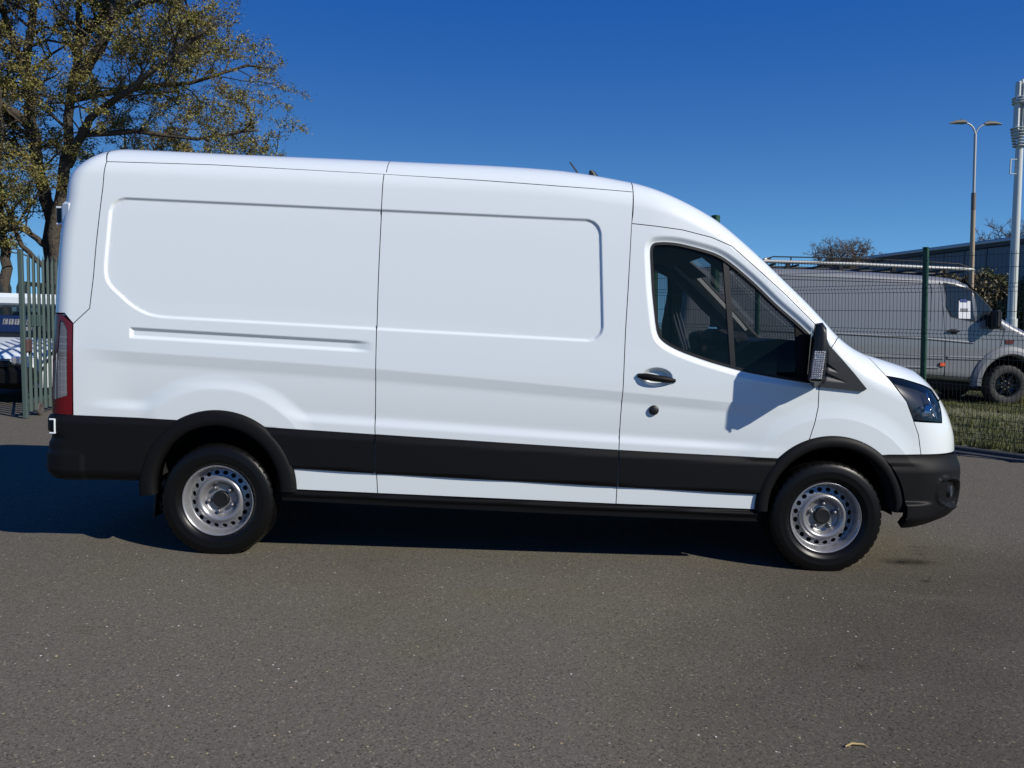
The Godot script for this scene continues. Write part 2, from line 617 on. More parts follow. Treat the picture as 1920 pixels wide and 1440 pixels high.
func build_van() -> void:
	prepare_skin()
	var van := thing("white_van", "large white panel van with black lower mouldings parked side-on across the yard", "van")
	var W: Material = M.white
	var K: Material = M.plastic
	# seams, top to bottom
	var slider := V([.972, 2.37, .97, 2.252, .967, 2.023, .963, 1.731, .963, 1.408, .964, 1.019, .964, .822, .973, .625, .986, .409])
	var bseam := V([2.505, 2.307, 2.499, 2.164, 2.494, 2.066, 2.483, 1.709, 2.474, 1.451, 2.47, 1.104, 2.463, .931, 2.459, .7, 2.455, .385])
	var rseam := V([-.732, 2.398, -.732, 2.235, -.742, 2.072, -.755, 1.876, -.764, 1.682, -.781, 1.494, -.876, 1.401])
	var roofseam := V([-.732, 2.398, -.08, 2.4, .972, 2.368, 1.562, 2.346, 2.054, 2.323, 2.505, 2.307])
	var gap := .0026
	var arc_r := circle(ARCH_R, .455, 64)
	var arc_f := circle(ARCH_F, .440, 64)
	# rear quarter of the load bay
	var q := PackedVector2Array()
	for p in rseam: q.append(p)
	q.append_array(V([-.879, 1.401, -.881, .80, -.881, .62, -.2, .62, .2, .43, .5, .418, .986, .409]))
	for i in range(slider.size() - 2, -1, -1): q.append(slider[i])
	for i in range(1, 2): q.append(Vector2(-.08, 2.4))
	q = inset(cut(q, arc_r), gap)
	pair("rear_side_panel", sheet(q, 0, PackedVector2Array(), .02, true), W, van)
	# middle panel
	q = slider.duplicate()
	for i in range(bseam.size() - 1, -1, -1): q.append(bseam[i])
	q.append_array(V([2.054, 2.323, 1.562, 2.346]))
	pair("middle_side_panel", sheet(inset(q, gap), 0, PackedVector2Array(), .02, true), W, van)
	# front door with its window opening
	var dtop := V([2.494, 2.102, 2.643, 2.09, 2.805, 2.073, 2.987, 2.034, 3.118, 1.983, 3.267, 1.856, 3.447, 1.699, 3.611, 1.541, 3.684, 1.468])
	var dfront := V([3.723, 1.376, 3.712, 1.26, 3.688, 1.226, 3.662, 1.151, 3.663, 1.02, 3.642, .915, 3.618, .826, 3.55, .6, 3.40, .374])
	q = dtop.duplicate()
	q.append_array(dfront)
	q.append_array(V([2.455, .385, 2.459, .7, 2.463, .931, 2.47, 1.104, 2.474, 1.451, 2.483, 1.709]))
	q = inset(cut(q, arc_f), gap)
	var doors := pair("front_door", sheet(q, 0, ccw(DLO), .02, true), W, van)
	# pillar and roof header over the cab
	q = V([2.505, 2.307, 2.502, 2.164, 2.494, 2.102])
	q.append_array(dtop.slice(1))
	q.append_array(V([3.723, 1.376, 3.786, 1.456, 3.83, vtop(3.83, 1.3)]))
	for x: float in [3.7, 3.5, 3.3, 3.1, 2.9, 2.72]:
		q.append(Vector2(x, vtop(x, 1.3)))
	q.append(Vector2(2.68, vtop(2.68)))
	q.append(Vector2(2.52, vtop(2.52)))
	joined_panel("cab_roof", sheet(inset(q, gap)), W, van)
	# roof
	q = roofseam.duplicate()
	q.append(Vector2(2.515, vtop(2.515)))
	for x: float in [2.0, 1.5, 1.0, .5, 0, -.4, -.75]: q.append(Vector2(x, vtop(x)))
	q.append(Vector2(-.77, 2.52))
	joined_panel("roof", sheet(inset(q, gap), 0, PackedVector2Array(), .035), W, van)
	var s := st()
	for x: float in [.985]:
		for sd in [-1, 1]:
			var pts := PackedVector3Array()
			for k in 8:
				var p := skin(x, lerpf(2.385, 2.68, k / 7.0), .0012)
				pts.append(Vector3(p.x, p.y, p.z * sd))
			tube(s, pts, PackedFloat32Array([.0022]), 4)
	part("roof_seam", s.commit(), M.seam, van)
	# rear corner and rear doors
	q = rseam.duplicate()
	for y: float in [1.401, 1.45, 1.461]: q.append(Vector2(-.88 - (y - 1.401) * .9, y))
	q.append(Vector2(-1.06, 1.46))
	q.append(Vector2(-1.12, 1.44))
	q.append(Vector2(-1.135, .85))
	q.append(Vector2(ustart(.85), .85))
	q.append(Vector2(ustart(1.6), 1.6))
	q.append(Vector2(ustart(2.2), 2.2))
	q.append(Vector2(-1.05, vtop(-.8) - .1))
	q.append(Vector2(-.775, vtop(-.77)))
	q.append(Vector2(-.775, 2.52))
	joined_panel("rear_corner", sheet(inset(q, gap)), W, van)
	# tail lamps
	for sd in 2:
		var lamp := Node3D.new()
		lamp.name = "tail_lamp"
		van.add_child(lamp, true)
		var red := V([-.883, .845, -.881, 1.398, -.95, 1.455, -1.02, 1.452, -1.125, 1.43, -1.13, .845])
		var clear := V([-.912, .96, -.912, 1.36, -.935, 1.41, -.965, 1.415, -.975, 1.25, -1.0, 1.18, -1.06, 1.17, -1.06, .93, -.99, .935])
		for e in [["red_lens", red, M.red_lens, .004, clear], ["clear_lens", inset(clear, .003), M.clear_lens, .001, PackedVector2Array()], ["lamp_bowl", red, M.chrome_dark, -.03, PackedVector2Array()]]:
			var sh := sheet(e[1], e[3], ccw(e[4]) if e[4].size() else PackedVector2Array(), .03)
			if sd: sh = mirror(sh)
			part(e[0], soup(sh[0], sh[1]), e[2], lamp)
		s = st()
		for k in 9:
			var p := skin(-.945 - .004 * (k % 2), .98 + .042 * k, -.012)
			box(s, Vector3(p.x, p.y, p.z * (-1 if sd else 1)), Vector3(.05, .005, .006))
		for k in 3:
			var p := skin(-.93 - .03 * k, 1.06, -.012)
			box(s, Vector3(p.x, p.y, p.z * (-1 if sd else 1)), Vector3(.005, .24, .006))
		part("lamp_ribs", s.commit(), M.chrome, lamp)
	# front wing
	q = V([3.618, .826, 3.642, .915, 3.663, 1.02, 3.662, 1.151, 3.688, 1.226, 3.712, 1.26, 3.723, 1.376, 3.786, 1.456, 3.83, vtop(3.83, 1.3), 3.90, vtop(3.90, 1.3), 3.955, vtop(3.955, 1.3), 3.985, 1.425, 4.012, 1.362, 4.041, 1.287, 4.084, 1.226, 4.145, 1.144, 4.206, 1.067, 4.257, .95, 4.293, .865, 4.318, .742, 4.11, .738, 3.7, .70])
	q = inset(cut(q, arc_f), gap)
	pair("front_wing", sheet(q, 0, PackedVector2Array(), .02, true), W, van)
	# bonnet
	q = V([4.012, 1.362, 4.041, 1.287, 4.084, 1.226, 4.203, 1.214, 4.36, 1.18, 4.471, 1.15, 4.505, 1.075, 4.56, 1.085, 4.72, 1.10, 5.0, 1.115, uend(1.12), 1.12])
	q.append(Vector2(4.55, vtop(4.55, 1.2)))
	q.append(Vector2(4.45, vtop(4.45)))
	for x: float in [4.3, 4.15, 3.955]: q.append(Vector2(x, vtop(x)))
	q.append(Vector2(3.955, vtop(3.955, 1.3)))
	q.append(Vector2(3.985, 1.425))
	joined_panel("bonnet", sheet(inset(q, gap), 0, PackedVector2Array(), .03), W, van)
	# white nose piece round the headlight, then the grille
	q = V([4.257, .947, 4.293, .865, 4.318, .742, 4.51, .742, 4.80, .742, 4.80, 1.095, 4.66, 1.09, 4.56, 1.08, 4.505, 1.07, 4.499, 1.065, 4.49, .999, 4.483, .934])
	pair("nose_panel", sheet(inset(q, gap), 0, PackedVector2Array(), .03), W, van)
	q = V([4.805, .742, uend(.742), .742, uend(1.1), 1.1, 4.805, 1.095])
	part("grille", joined(sheet(q, -.01, PackedVector2Array(), .05)), K, van)
	# headlights
	var hl := V([4.084, 1.224, 4.203, 1.210, 4.36, 1.177, 4.466, 1.147, 4.496, 1.065, 4.487, .999, 4.480, .937, 4.26, .953, 4.209, 1.067, 4.149, 1.144])
	for sd in 2:
		var lamp := Node3D.new()
		lamp.name = "headlight"
		van.add_child(lamp, true)
		for e in [["lens", inset(hl, .003), M.lamp_glass, -.002], ["housing", hl, M.lamp_black, -.055]]:
			var sh := sheet(e[1], e[3], PackedVector2Array(), .03, false, .01 if e[0] == "lens" else -.048)
			if sd: sh = mirror(sh)
			part(e[0], soup(sh[0], sh[1]), e[2], lamp)
		var c := skin(4.42, 1.0, -.045)
		var c2 := skin(4.44, 1.06, -.03)
		if sd:
			c.z = -c.z
			c2.z = -c2.z
		s = st()
		lathe(s, V([.052, -.02, .052, .012, .048, .016, .044, .008, .03, -.01, .001, -.016]), Vector3.ZERO, 24)
		var bowl := part("reflector", s.commit(), M.chrome, lamp)
		bowl.position = c
		bowl.rotation.y = PI * (.32 if not sd else .68)
		s = st()
		var pts := PackedVector3Array()
		for k in 12:
			var t := k / 11.0
			var p := skin(lerpf(4.40, 4.455, t * t), lerpf(1.13, .96, t), -.02)
			pts.append(Vector3(p.x, p.y, p.z * (-1 if sd else 1)))
		tube(s, pts, PackedFloat32Array([.007]), 6)
		part("light_strip", s.commit(), M.chrome, lamp)
		s = st()
		for e2: Array in [[4.35, .985, .05, .028], [4.395, .968, .03, .02], [4.45, .985, .022, .04], [4.33, 1.03, .03, .02], [4.462, 1.035, .012, .05]]:
			var p := skin(e2[0], e2[1], -.032)
			cbox(s, Vector3(p.x, p.y, p.z * (-1 if sd else 1)), Vector3(e2[2], e2[3], .03), .006, Basis(Vector3.UP, .45 * (-1 if sd else 1)))
		part("lamp_trim", s.commit(), M.chrome_dark, lamp)
	# windscreen
	q = PackedVector2Array()
	for x: float in [2.70, 2.9, 3.1, 3.3, 3.5, 3.7, 3.90]: q.append(Vector2(x, vtop(x, 1.3)))
	for x: float in [3.95, 3.8, 3.6, 3.4, 3.2, 3.0, 2.70]: q.append(Vector2(x, vtop(x)))
	part("windscreen", joined(sheet(inset(q, .002), -.004, PackedVector2Array(), .06, false, 0)), M.window, van)
	# black mouldings
	var bevel := func(u: float, v: float) -> float:
		var t := lk(lut.MTOP, u) - v
		var b := v - lk(lut.MBOT, u)
		return .020 * smoothstep(-.004, .045, t) * smoothstep(-.004, .02, b)
	q = inset(cut(cut(strip_between(MTOP, .2, .965, .0, MBOT, .0), arc_r), circle(Vector2(-.5, .6), .6)), .001)
	pair("side_moulding", sheet(q, .004, PackedVector2Array(), .02, false, .02, bevel), K, van)
	pair("side_moulding", sheet(strip_between(MTOP, .971, 2.455, .0, MBOT, .0), .004, PackedVector2Array(), .02, false, .02, bevel), K, van)
	pair("side_moulding", sheet(cut(strip_between(MTOP, 2.464, 3.6, .0, MBOT, .0), circle(ARCH_F, .455, 64)), .004, PackedVector2Array(), .02, false, .02, bevel), K, van)
	# sill under the doors
	pair("sill", sheet(strip_between(WBOT, .40, 3.33, -.004, V([.40, .35, .96, .336, 2.44, .308, 3.33, .30]), 0), .0, PackedVector2Array(), .015, false, .05, func(u: float, v: float) -> float:
		return -.012 + .03 * smoothstep(.0, .012, lk(lut.WBOT, u) - .006 - v) * (1.0 - .5 * smoothstep(.025, .05, lk(lut.WBOT, u) - v))), K, van)
	# wheel arch trims
	for e in [[ARCH_R, .484, .386, -1.0, 187.0], [ARCH_F, .462, .388, 0.0, 182.0]]:
		var vs := PackedVector3Array()
		var ns := PackedVector3Array()
		var c: Vector2 = e[0]
		var prof := V([e[1] + .002, -.012, e[1], .012, e[1] - .010, .024, e[1] - .03, .031, e[1] - .06, .034, e[2] + .012, .032, e[2], .022, e[2] + .002, -.03, e[2] + .01, -.12])
		var seg := 72
		for i in seg:
			for j in prof.size() - 1:
				var f := func(a: int, b: int) -> Vector3:
					var t := deg_to_rad(lerpf(e[3], e[4], float(a) / seg))
					var d := Vector2(cos(t), sin(t))
					var r: float = prof[b].x
					# legs run straight down below the axle
					var p: Vector2 = c + d * r
					var zz := skin(p.x, p.y).z - relief(p.x, p.y)
					return Vector3(p.x, p.y, zz + prof[b].y)
				var a0: Vector3 = f.call(i, j)
				var a1: Vector3 = f.call(i, j + 1)
				var b0: Vector3 = f.call(i + 1, j)
				var b1: Vector3 = f.call(i + 1, j + 1)
				var n := (b0 - a0).cross(a1 - a0).normalized()
				if n.z < -.05: n = -n
				for w: Vector3 in [a0, b1, b0, a0, a1, b1]:
					vs.append(w)
					ns.append(n)
		var sh := smooth_soup(vs, ns)
		pair("wheel_arch_trim", sh, K, van)
	# bumpers
	q = V([-.881, .843, -.5, .838, -.2, .83, .1, .8, .1, .43, -.42, .43, -.44, .447, -.92, .44, -1.02, .45, ustart(.5), .46, ustart(.8), .80, -1.1, .835])
	q = cut(q, circle(ARCH_R, .47, 64))
	pair("rear_bumper", sheet(q, .006, PackedVector2Array(), .025, false, .05, func(u: float, v: float) -> float:
		return .022 * smoothstep(-.004, .04, lk(lut.MTOP, u) - v) + .010 * smoothstep(.0, .008, .605 - .01 * u - v) * smoothstep(-.8, -.83, u + .0) - .03 * smoothstep(.5, .44, v)), K, van)
	q = V([4.0, .74, 4.11, .736, 4.318, .74, 4.52, .737, 4.66, .725, uend(.72), .72, uend(.3), .29, 4.5, .285, 4.12, .286, 4.16, .36, 4.19, .45])
	q = cut(q, circle(ARCH_F, .455, 64))
	var fb := pair("front_bumper", sheet(q, .004, PackedVector2Array(), .018, false, .05, func(u: float, v: float) -> float:
		var o := .004 + .028 * smoothstep(.738, .63, v)
		o += .030 * smoothstep(.450, .440, v) * (1.0 - smoothstep(4.22, 4.42, u))
		var fx := (u - 4.575) / .14
		var fy := (v - .492 + .03 * fx) / .085
		var ff := pow(absf(fx), 3.0) + pow(absf(fy), 3.0)
		o += .008 * smoothstep(1.9, 1.3, ff) - .034 * smoothstep(1.0, .72, ff)
		var lx := (u - 4.57) / .16
		o += .016 * (1.0 - smoothstep(.0, 1.0, absf(lx))) * exp(-pow((v - .395) / .022, 2.0))
		return o - .05 * smoothstep(.36, .27, v)), K, van)
	for k in 2:
		s = st()
		lathe(s, V([.038, -.02, .038, .006, .033, .012, .03, .005, .014, .001, .001, .0]), Vector3.ZERO, 24)
		var fog := part("fog_lamp", s.commit(), M.lamp_glass2, fb[k])
		var p := skin(4.585, .50, .012)
		fog.position = Vector3(p.x, p.y, p.z * (-1 if k else 1))
		fog.rotation.y = PI * (.3 if not k else .7)
	# door glass, seals, bars, sail panels
	var inner := inset(DLO, .017)
	for k in 2:
		var door: Node = doors[k]
		var bits := [["window_seal", ccw(DLO), .001, inner, M.rubber, .02]]
		var cutx := V([3.55, 1.0, 3.9, 1.0, 3.9, 1.8, 3.52, 1.8])
		var gl := cut(inset(DLO, .012), cutx)
		bits.append(["window_glass", gl, -.012, PackedVector2Array(), M.window, 0.0])
		var dark: Array = Geometry2D.intersect_polygons(inset(DLO, .01), ccw(V([3.535, 1.0, 3.9, 1.0, 3.9, 1.8, 3.505, 1.8])))
		bits.append(["mirror_base_panel", dark[0], -.006, PackedVector2Array(), K, .02])
		bits.append(["window_divider", V([3.062, 1.95, 3.097, 1.945, 3.158, 1.215, 3.126, 1.225]), -.006, PackedVector2Array(), M.rubber, .02])
		for e in bits:
			var sh := sheet(e[1], e[2], ccw(e[3]) if e[3].size() else PackedVector2Array(), .03, false, e[5])
			if k: sh = mirror(sh)
			part(e[0], soup(sh[0], sh[1]), e[4], door)
		# handle and lock
		s = st()
		var hp := PackedVector3Array()
		for j in 13:
			var t := j / 12.0
			var x := lerpf(2.555, 2.785, t)
			hp.append(Vector3(x, lerpf(1.182, 1.155, t), width(x, 1.17) + .004 + .024 * sin(PI * clampf(t, .06, .94))))
		var hr := PackedFloat32Array()
		for j in 13: hr.append(.022 * minf(1.0, .55 + 2.2 * minf(j, 12 - j) / 12.0) * (1.0 - .12 * j / 12.0))
		tube(s, hp, hr, 12)
		var hm := s.commit()
		var ho := part("door_handle", hm, K, door)
		if k: ho.scale.z = -1
		s = st()
		lathe(s, V([.030, -.01, .030, .012, .027, .017, .020, .019, .015, .022, .001, .023]), Vector3(2.663, .972, width(2.663, .972) - .008), 28)
		ho = part("door_lock", s.commit(), M.rubber, door)
		if k: ho.scale.z = -1
	# black vent triangle on the wing
	q = inset(V([3.675, 1.44, 3.724, 1.385, 3.799, 1.306, 3.867, 1.233, 3.950, 1.139, 3.925, 1.122, 3.66, 1.143]), .001)
	pair("wing_vent", sheet(q, .016, PackedVector2Array(), .006, false, .03, func(u: float, v: float) -> float:
		var o := .0
		for e: Array in [[1.262, 3.70, 3.775], [1.200, 3.70, 3.835]]:
			var t: float = clampf((u - e[1]) / (e[2] - e[1]), 0.0, 1.0)
			var c: float = e[0] - .03 * t
			var h: float = .026 * (1.0 - t)
			if u < e[2] and h > .001:
				var dv: float = (v - c) / h
				if dv > -1.0 and dv < 1.0:
					o -= .013 * (1.0 - t) * smoothstep(-1.0, .7, dv) * smoothstep(1.0, .85, dv)
		return o), M.vent, van)
	build_van_mirrors(van)
	build_van_fittings(van)
	build_van_cab(van)
	for e in [[Vector3(.0, .333, .885), 0.0], [Vector3(3.752, .333, .885), 0.0], [Vector3(.0, .333, -.885), PI], [Vector3(3.752, .333, -.885), PI]]:
		build_wheel(van, e[0], e[1], .3 if e[0].x < 1.0 else 0.0)

# averages normals of equal positions
func smooth_soup(vs: PackedVector3Array, ns: PackedVector3Array) -> Array:
	var acc := {}
	for i in vs.size():
		var key := Vector3i((vs[i] * 5000.0).round())
		acc[key] = acc.get(key, Vector3.ZERO) + ns[i]
	for i in vs.size():
		var key := Vector3i((vs[i] * 5000.0).round())
		ns[i] = acc[key].normalized()
	return [vs, ns]

func build_van_mirrors(van: Node3D) -> void:
	for k in 2:
		var o := Node3D.new()
		o.name = "door_mirror"
		van.add_child(o, true)
		var turn := Transform3D(Basis(Vector3.UP, -.33), Vector3(3.66, 0, .97)) * Transform3D(Basis.IDENTITY, Vector3(-3.575, 0, -.97))
		o.transform = Transform3D(Basis.from_scale(Vector3(1, 1, -1)), Vector3.ZERO) * turn if k else turn
		# case: outline in side view (x, y), swept outwards in z
		var out := V([3.537, 1.525, 3.575, 1.531, 3.598, 1.50, 3.606, 1.42, 3.606, 1.30, 3.602, 1.215, 3.585, 1.185, 3.53, 1.185, 3.512, 1.20, 3.518, 1.30, 3.530, 1.42])
		var mid := Vector2(3.565, 1.35)
		var lev := [[.985, .72], [1.01, .93], [1.08, 1.0], [1.235, 1.0], [1.275, .95], [1.292, .80], [1.297, .4], [1.298, .0]]
		var vs := PackedVector3Array()
		var ns := PackedVector3Array()
		for i in lev.size() - 1:
			for j in out.size():
				var f := func(a: int, b: int) -> Vector3:
					var p: Vector2 = mid + (out[b % out.size()] - mid) * lev[a][1]
					return Vector3(p.x, p.y, lev[a][0] - .02 * absf(out[b % out.size()].y - 1.35))
				var a0: Vector3 = f.call(i, j)
				var a1: Vector3 = f.call(i, j + 1)
				var b0: Vector3 = f.call(i + 1, j)
				var b1: Vector3 = f.call(i + 1, j + 1)
				var n := (a1 - a0).cross(b1 - a0)
				var flip := n.dot((a0 + b1) * .5 - Vector3(mid.x, mid.y, 1.1)) < 0.0
				n = -n if flip else n
				for w: Vector3 in ([a0, a1, b1, a0, b1, b0] if flip else [a0, b1, a1, a0, b0, b1]):
					vs.append(w)
					ns.append(n)
		var sh := smooth_soup(vs, ns)
		part("mirror_case", soup(sh[0], sh[1]), M.mirror_case, o)
		# clear indicator lens on the outer face
		var s := st()
		var il := V([3.535, 1.372, 3.598, 1.368, 3.600, 1.30, 3.590, 1.235, 3.565, 1.20, 3.520, 1.20, 3.524, 1.30])
		var c := Vector2(3.56, 1.29)
		for j in il.size():
			var a := il[j]
			var b := il[(j + 1) % il.size()]
			var ai := c + (a - c) * .8
			var bi := c + (b - c) * .8
			face_out(s, [Vector3(a.x, a.y, 1.268), Vector3(b.x, b.y, 1.268), Vector3(bi.x, bi.y, 1.303), Vector3(ai.x, ai.y, 1.303)], Vector3(c.x, c.y, 1.15))
			face_out(s, [Vector3(c.x, c.y, 1.305), Vector3(ai.x, ai.y, 1.303), Vector3(bi.x, bi.y, 1.303)], Vector3(c.x, c.y, 1.15))
		part("indicator_lens", s.commit(), M.clear_lens, o)
		s = st()
		rng.seed = 17
		for j in 13:
			for i in 5:
				cbox(s, Vector3(3.533 + .012 * i + .001 * j, 1.212 + .0125 * j, 1.296), Vector3(.010, .0105, .006), .002, Basis.from_euler(Vector3(rng.randf_range(-.5, .5), rng.randf_range(-.5, .5), rng.randf_range(-.3, .3))))
		part("indicator_reflector", s.commit(), M.silver, o)
		s = st()
		box(s, Vector3(3.514, 1.36, 1.14), Vector3(.004, .26, .25), Basis(Vector3.BACK, -.035))
		part("mirror_glass", s.commit(), M.mirror_glass, o)
		s = st()
		tube(s, PackedVector3Array([Vector3(3.56, 1.165, .93), Vector3(3.565, 1.17, 1.02), Vector3(3.565, 1.185, 1.10), Vector3(3.56, 1.20, 1.15)]), PackedFloat32Array([.032, .028, .024, .02]), 10)
		tube(s, PackedVector3Array([Vector3(3.57, 1.44, .90), Vector3(3.57, 1.45, .96), Vector3(3.575, 1.47, 1.03)]), PackedFloat32Array([.03, .026, .02]), 10)
		part("mirror_arm", s.commit(), M.mirror_case, o)

func build_van_fittings(van: Node3D) -> void:
	var s := st()
	# roof aerial: fin and rod
	tube(s, PackedVector3Array([Vector3(2.355, 2.47, 0), Vector3(2.345, 2.52, 0), Vector3(2.325, 2.565, 0), Vector3(2.315, 2.585, 0)]), PackedFloat32Array([.055, .04, .025, .012]), 10)
	tube(s, PackedVector3Array([Vector3(2.22, 2.49, 0), Vector3(2.28, 2.515, 0), Vector3(2.36, 2.50, 0)]), PackedFloat32Array([.02, .03, .02]), 8)
	rod(s, Vector3(2.25, 2.53, 0), Vector3(2.165, 2.64, 0), .006, 5)
	part("roof_aerial", s.commit(), M.rubber, van)
	s = st()
	cbox(s, Vector3(.745, 2.535, .15), Vector3(.05, .035, .03), .01)
	part("roof_marker", s.commit(), M.red_lens, van)
	# hinge covers and hinges on the rear corners
	for k in 2:
		var z := -1.0 if k else 1.0
		s = st()
		cbox(s, Vector3(-.955, 2.075, .875), Vector3(.10, .145, .05), .022, Basis(Vector3.UP, -.45))
		var o := part("hinge_cover", s.commit(), M.white, van)
		if k: o.scale.z = -1
		for e in [[-1.035, 2.06, .80, .045, .10], [-1.085, .775, .84, .03, .08]]:
			s = st()
			cbox(s, Vector3(e[0], e[1], e[2] * z), Vector3(e[3], e[4], .08), .008)
			part("rear_hinge", s.commit(), M.rubber, van)
			s = st()
			for d: Vector3 in [Vector3(0, e[4] * .5, 0), Vector3(0, -e[4] * .5, 0)]:
				cbox(s, Vector3(e[0] + .004, e[1] + d.y, e[2] * z + .045 * z), Vector3(e[3] * .9, .012, .012), .003)
			cbox(s, Vector3(e[0] + e[3] * .5, e[1], e[2] * z + .045 * z), Vector3(.012, e[4], .012), .003)
			part("hinge_bracket", s.commit(), M.white, van)
		s = st()
		var g := skin(-.985, .772, .034)
		cbox(s, Vector3(g.x - .004, g.y + .042, g.z * z), Vector3(.030, .010, .012), .003)
		cbox(s, Vector3(g.x - .004, g.y - .042, g.z * z), Vector3(.030, .010, .012), .003)
		cbox(s, Vector3(g.x + .014, g.y, g.z * z), Vector3(.010, .092, .012), .003)
		part("bumper_bracket", s.commit(), M.white, van)
		# mud flap and arch liner
		s = st()
		var pts := []
		for i in 13:
			var t := deg_to_rad(lerpf(-5, 185, i / 12.0))
			pts.append(ARCH_R + Vector2(cos(t), sin(t)) * .42)
		for i in 12:
			quad(s, Vector3(pts[i].x, pts[i].y, .96 * z), Vector3(pts[i + 1].x, pts[i + 1].y, .96 * z), Vector3(pts[i + 1].x, pts[i + 1].y, .5 * z), Vector3(pts[i].x, pts[i].y, .5 * z))
			quad(s, Vector3(pts[i].x + 3.766, pts[i].y - .03, .93 * z), Vector3(pts[i + 1].x + 3.766, pts[i + 1].y - .03, .93 * z), Vector3(pts[i + 1].x + 3.766, pts[i + 1].y - .03, .5 * z), Vector3(pts[i].x + 3.766, pts[i].y - .03, .5 * z))
		part("arch_liner", s.commit(), M.under, van)
		s = st()
		tube(s, PackedVector3Array([Vector3(-.41, .50, .86 * z), Vector3(-.425, .36, .87 * z), Vector3(-.40, .25, .87 * z), Vector3(-.36, .20, .87 * z)]), PackedFloat32Array([.012]), 4)
		cbox(s, Vector3(-.41, .33, .80 * z), Vector3(.012, .26, .26), .003, Basis(Vector3.BACK, -.12))
		part("mud_flap", s.commit(), M.rubber, van)
		s = st()
		cbox(s, Vector3(-.375, .40, .86 * z), Vector3(.05, .07, .06), .01, Basis(Vector3.BACK, .5))
		part("flap_bracket", s.commit(), M.steel, van)
	# underbody
	s = st()
	cbox(s, Vector3(1.85, .42, 0), Vector3(2.75, .20, 1.82), .04)
	cbox(s, Vector3(-.75, .52, 0), Vector3(.5, .16, 1.7), .04)
	cbox(s, Vector3(1.9, .55, 0), Vector3(5.2, .24, 1.05), .04)
	cbox(s, Vector3(4.35, .45, 0), Vector3(.35, .25, 1.5), .04)
	rod(s, Vector3(0, .333, -.8), Vector3(0, .333, .8), .06, 12)
	rod(s, Vector3(3.752, .333, -.8), Vector3(3.752, .333, .8), .05, 12)
	part("underbody", s.commit(), M.under, van)
	# dark sheet added behind the skin, its colour the shade in the panel gaps
	var q := V([-.95, .5, -.95, 2.2, -.74, vtop(-.74)])
	for x: float in [-.3, .5, 1.5, 2.47]: q.append(Vector2(x, vtop(x)))
	q.append(Vector2(2.47, .45))
	q = cut(q, circle(ARCH_R, .43, 48))
	part("gap_shade_backing", joined(sheet(q, -.028, PackedVector2Array(), .08, false, 0)), M.gap_shade, van)

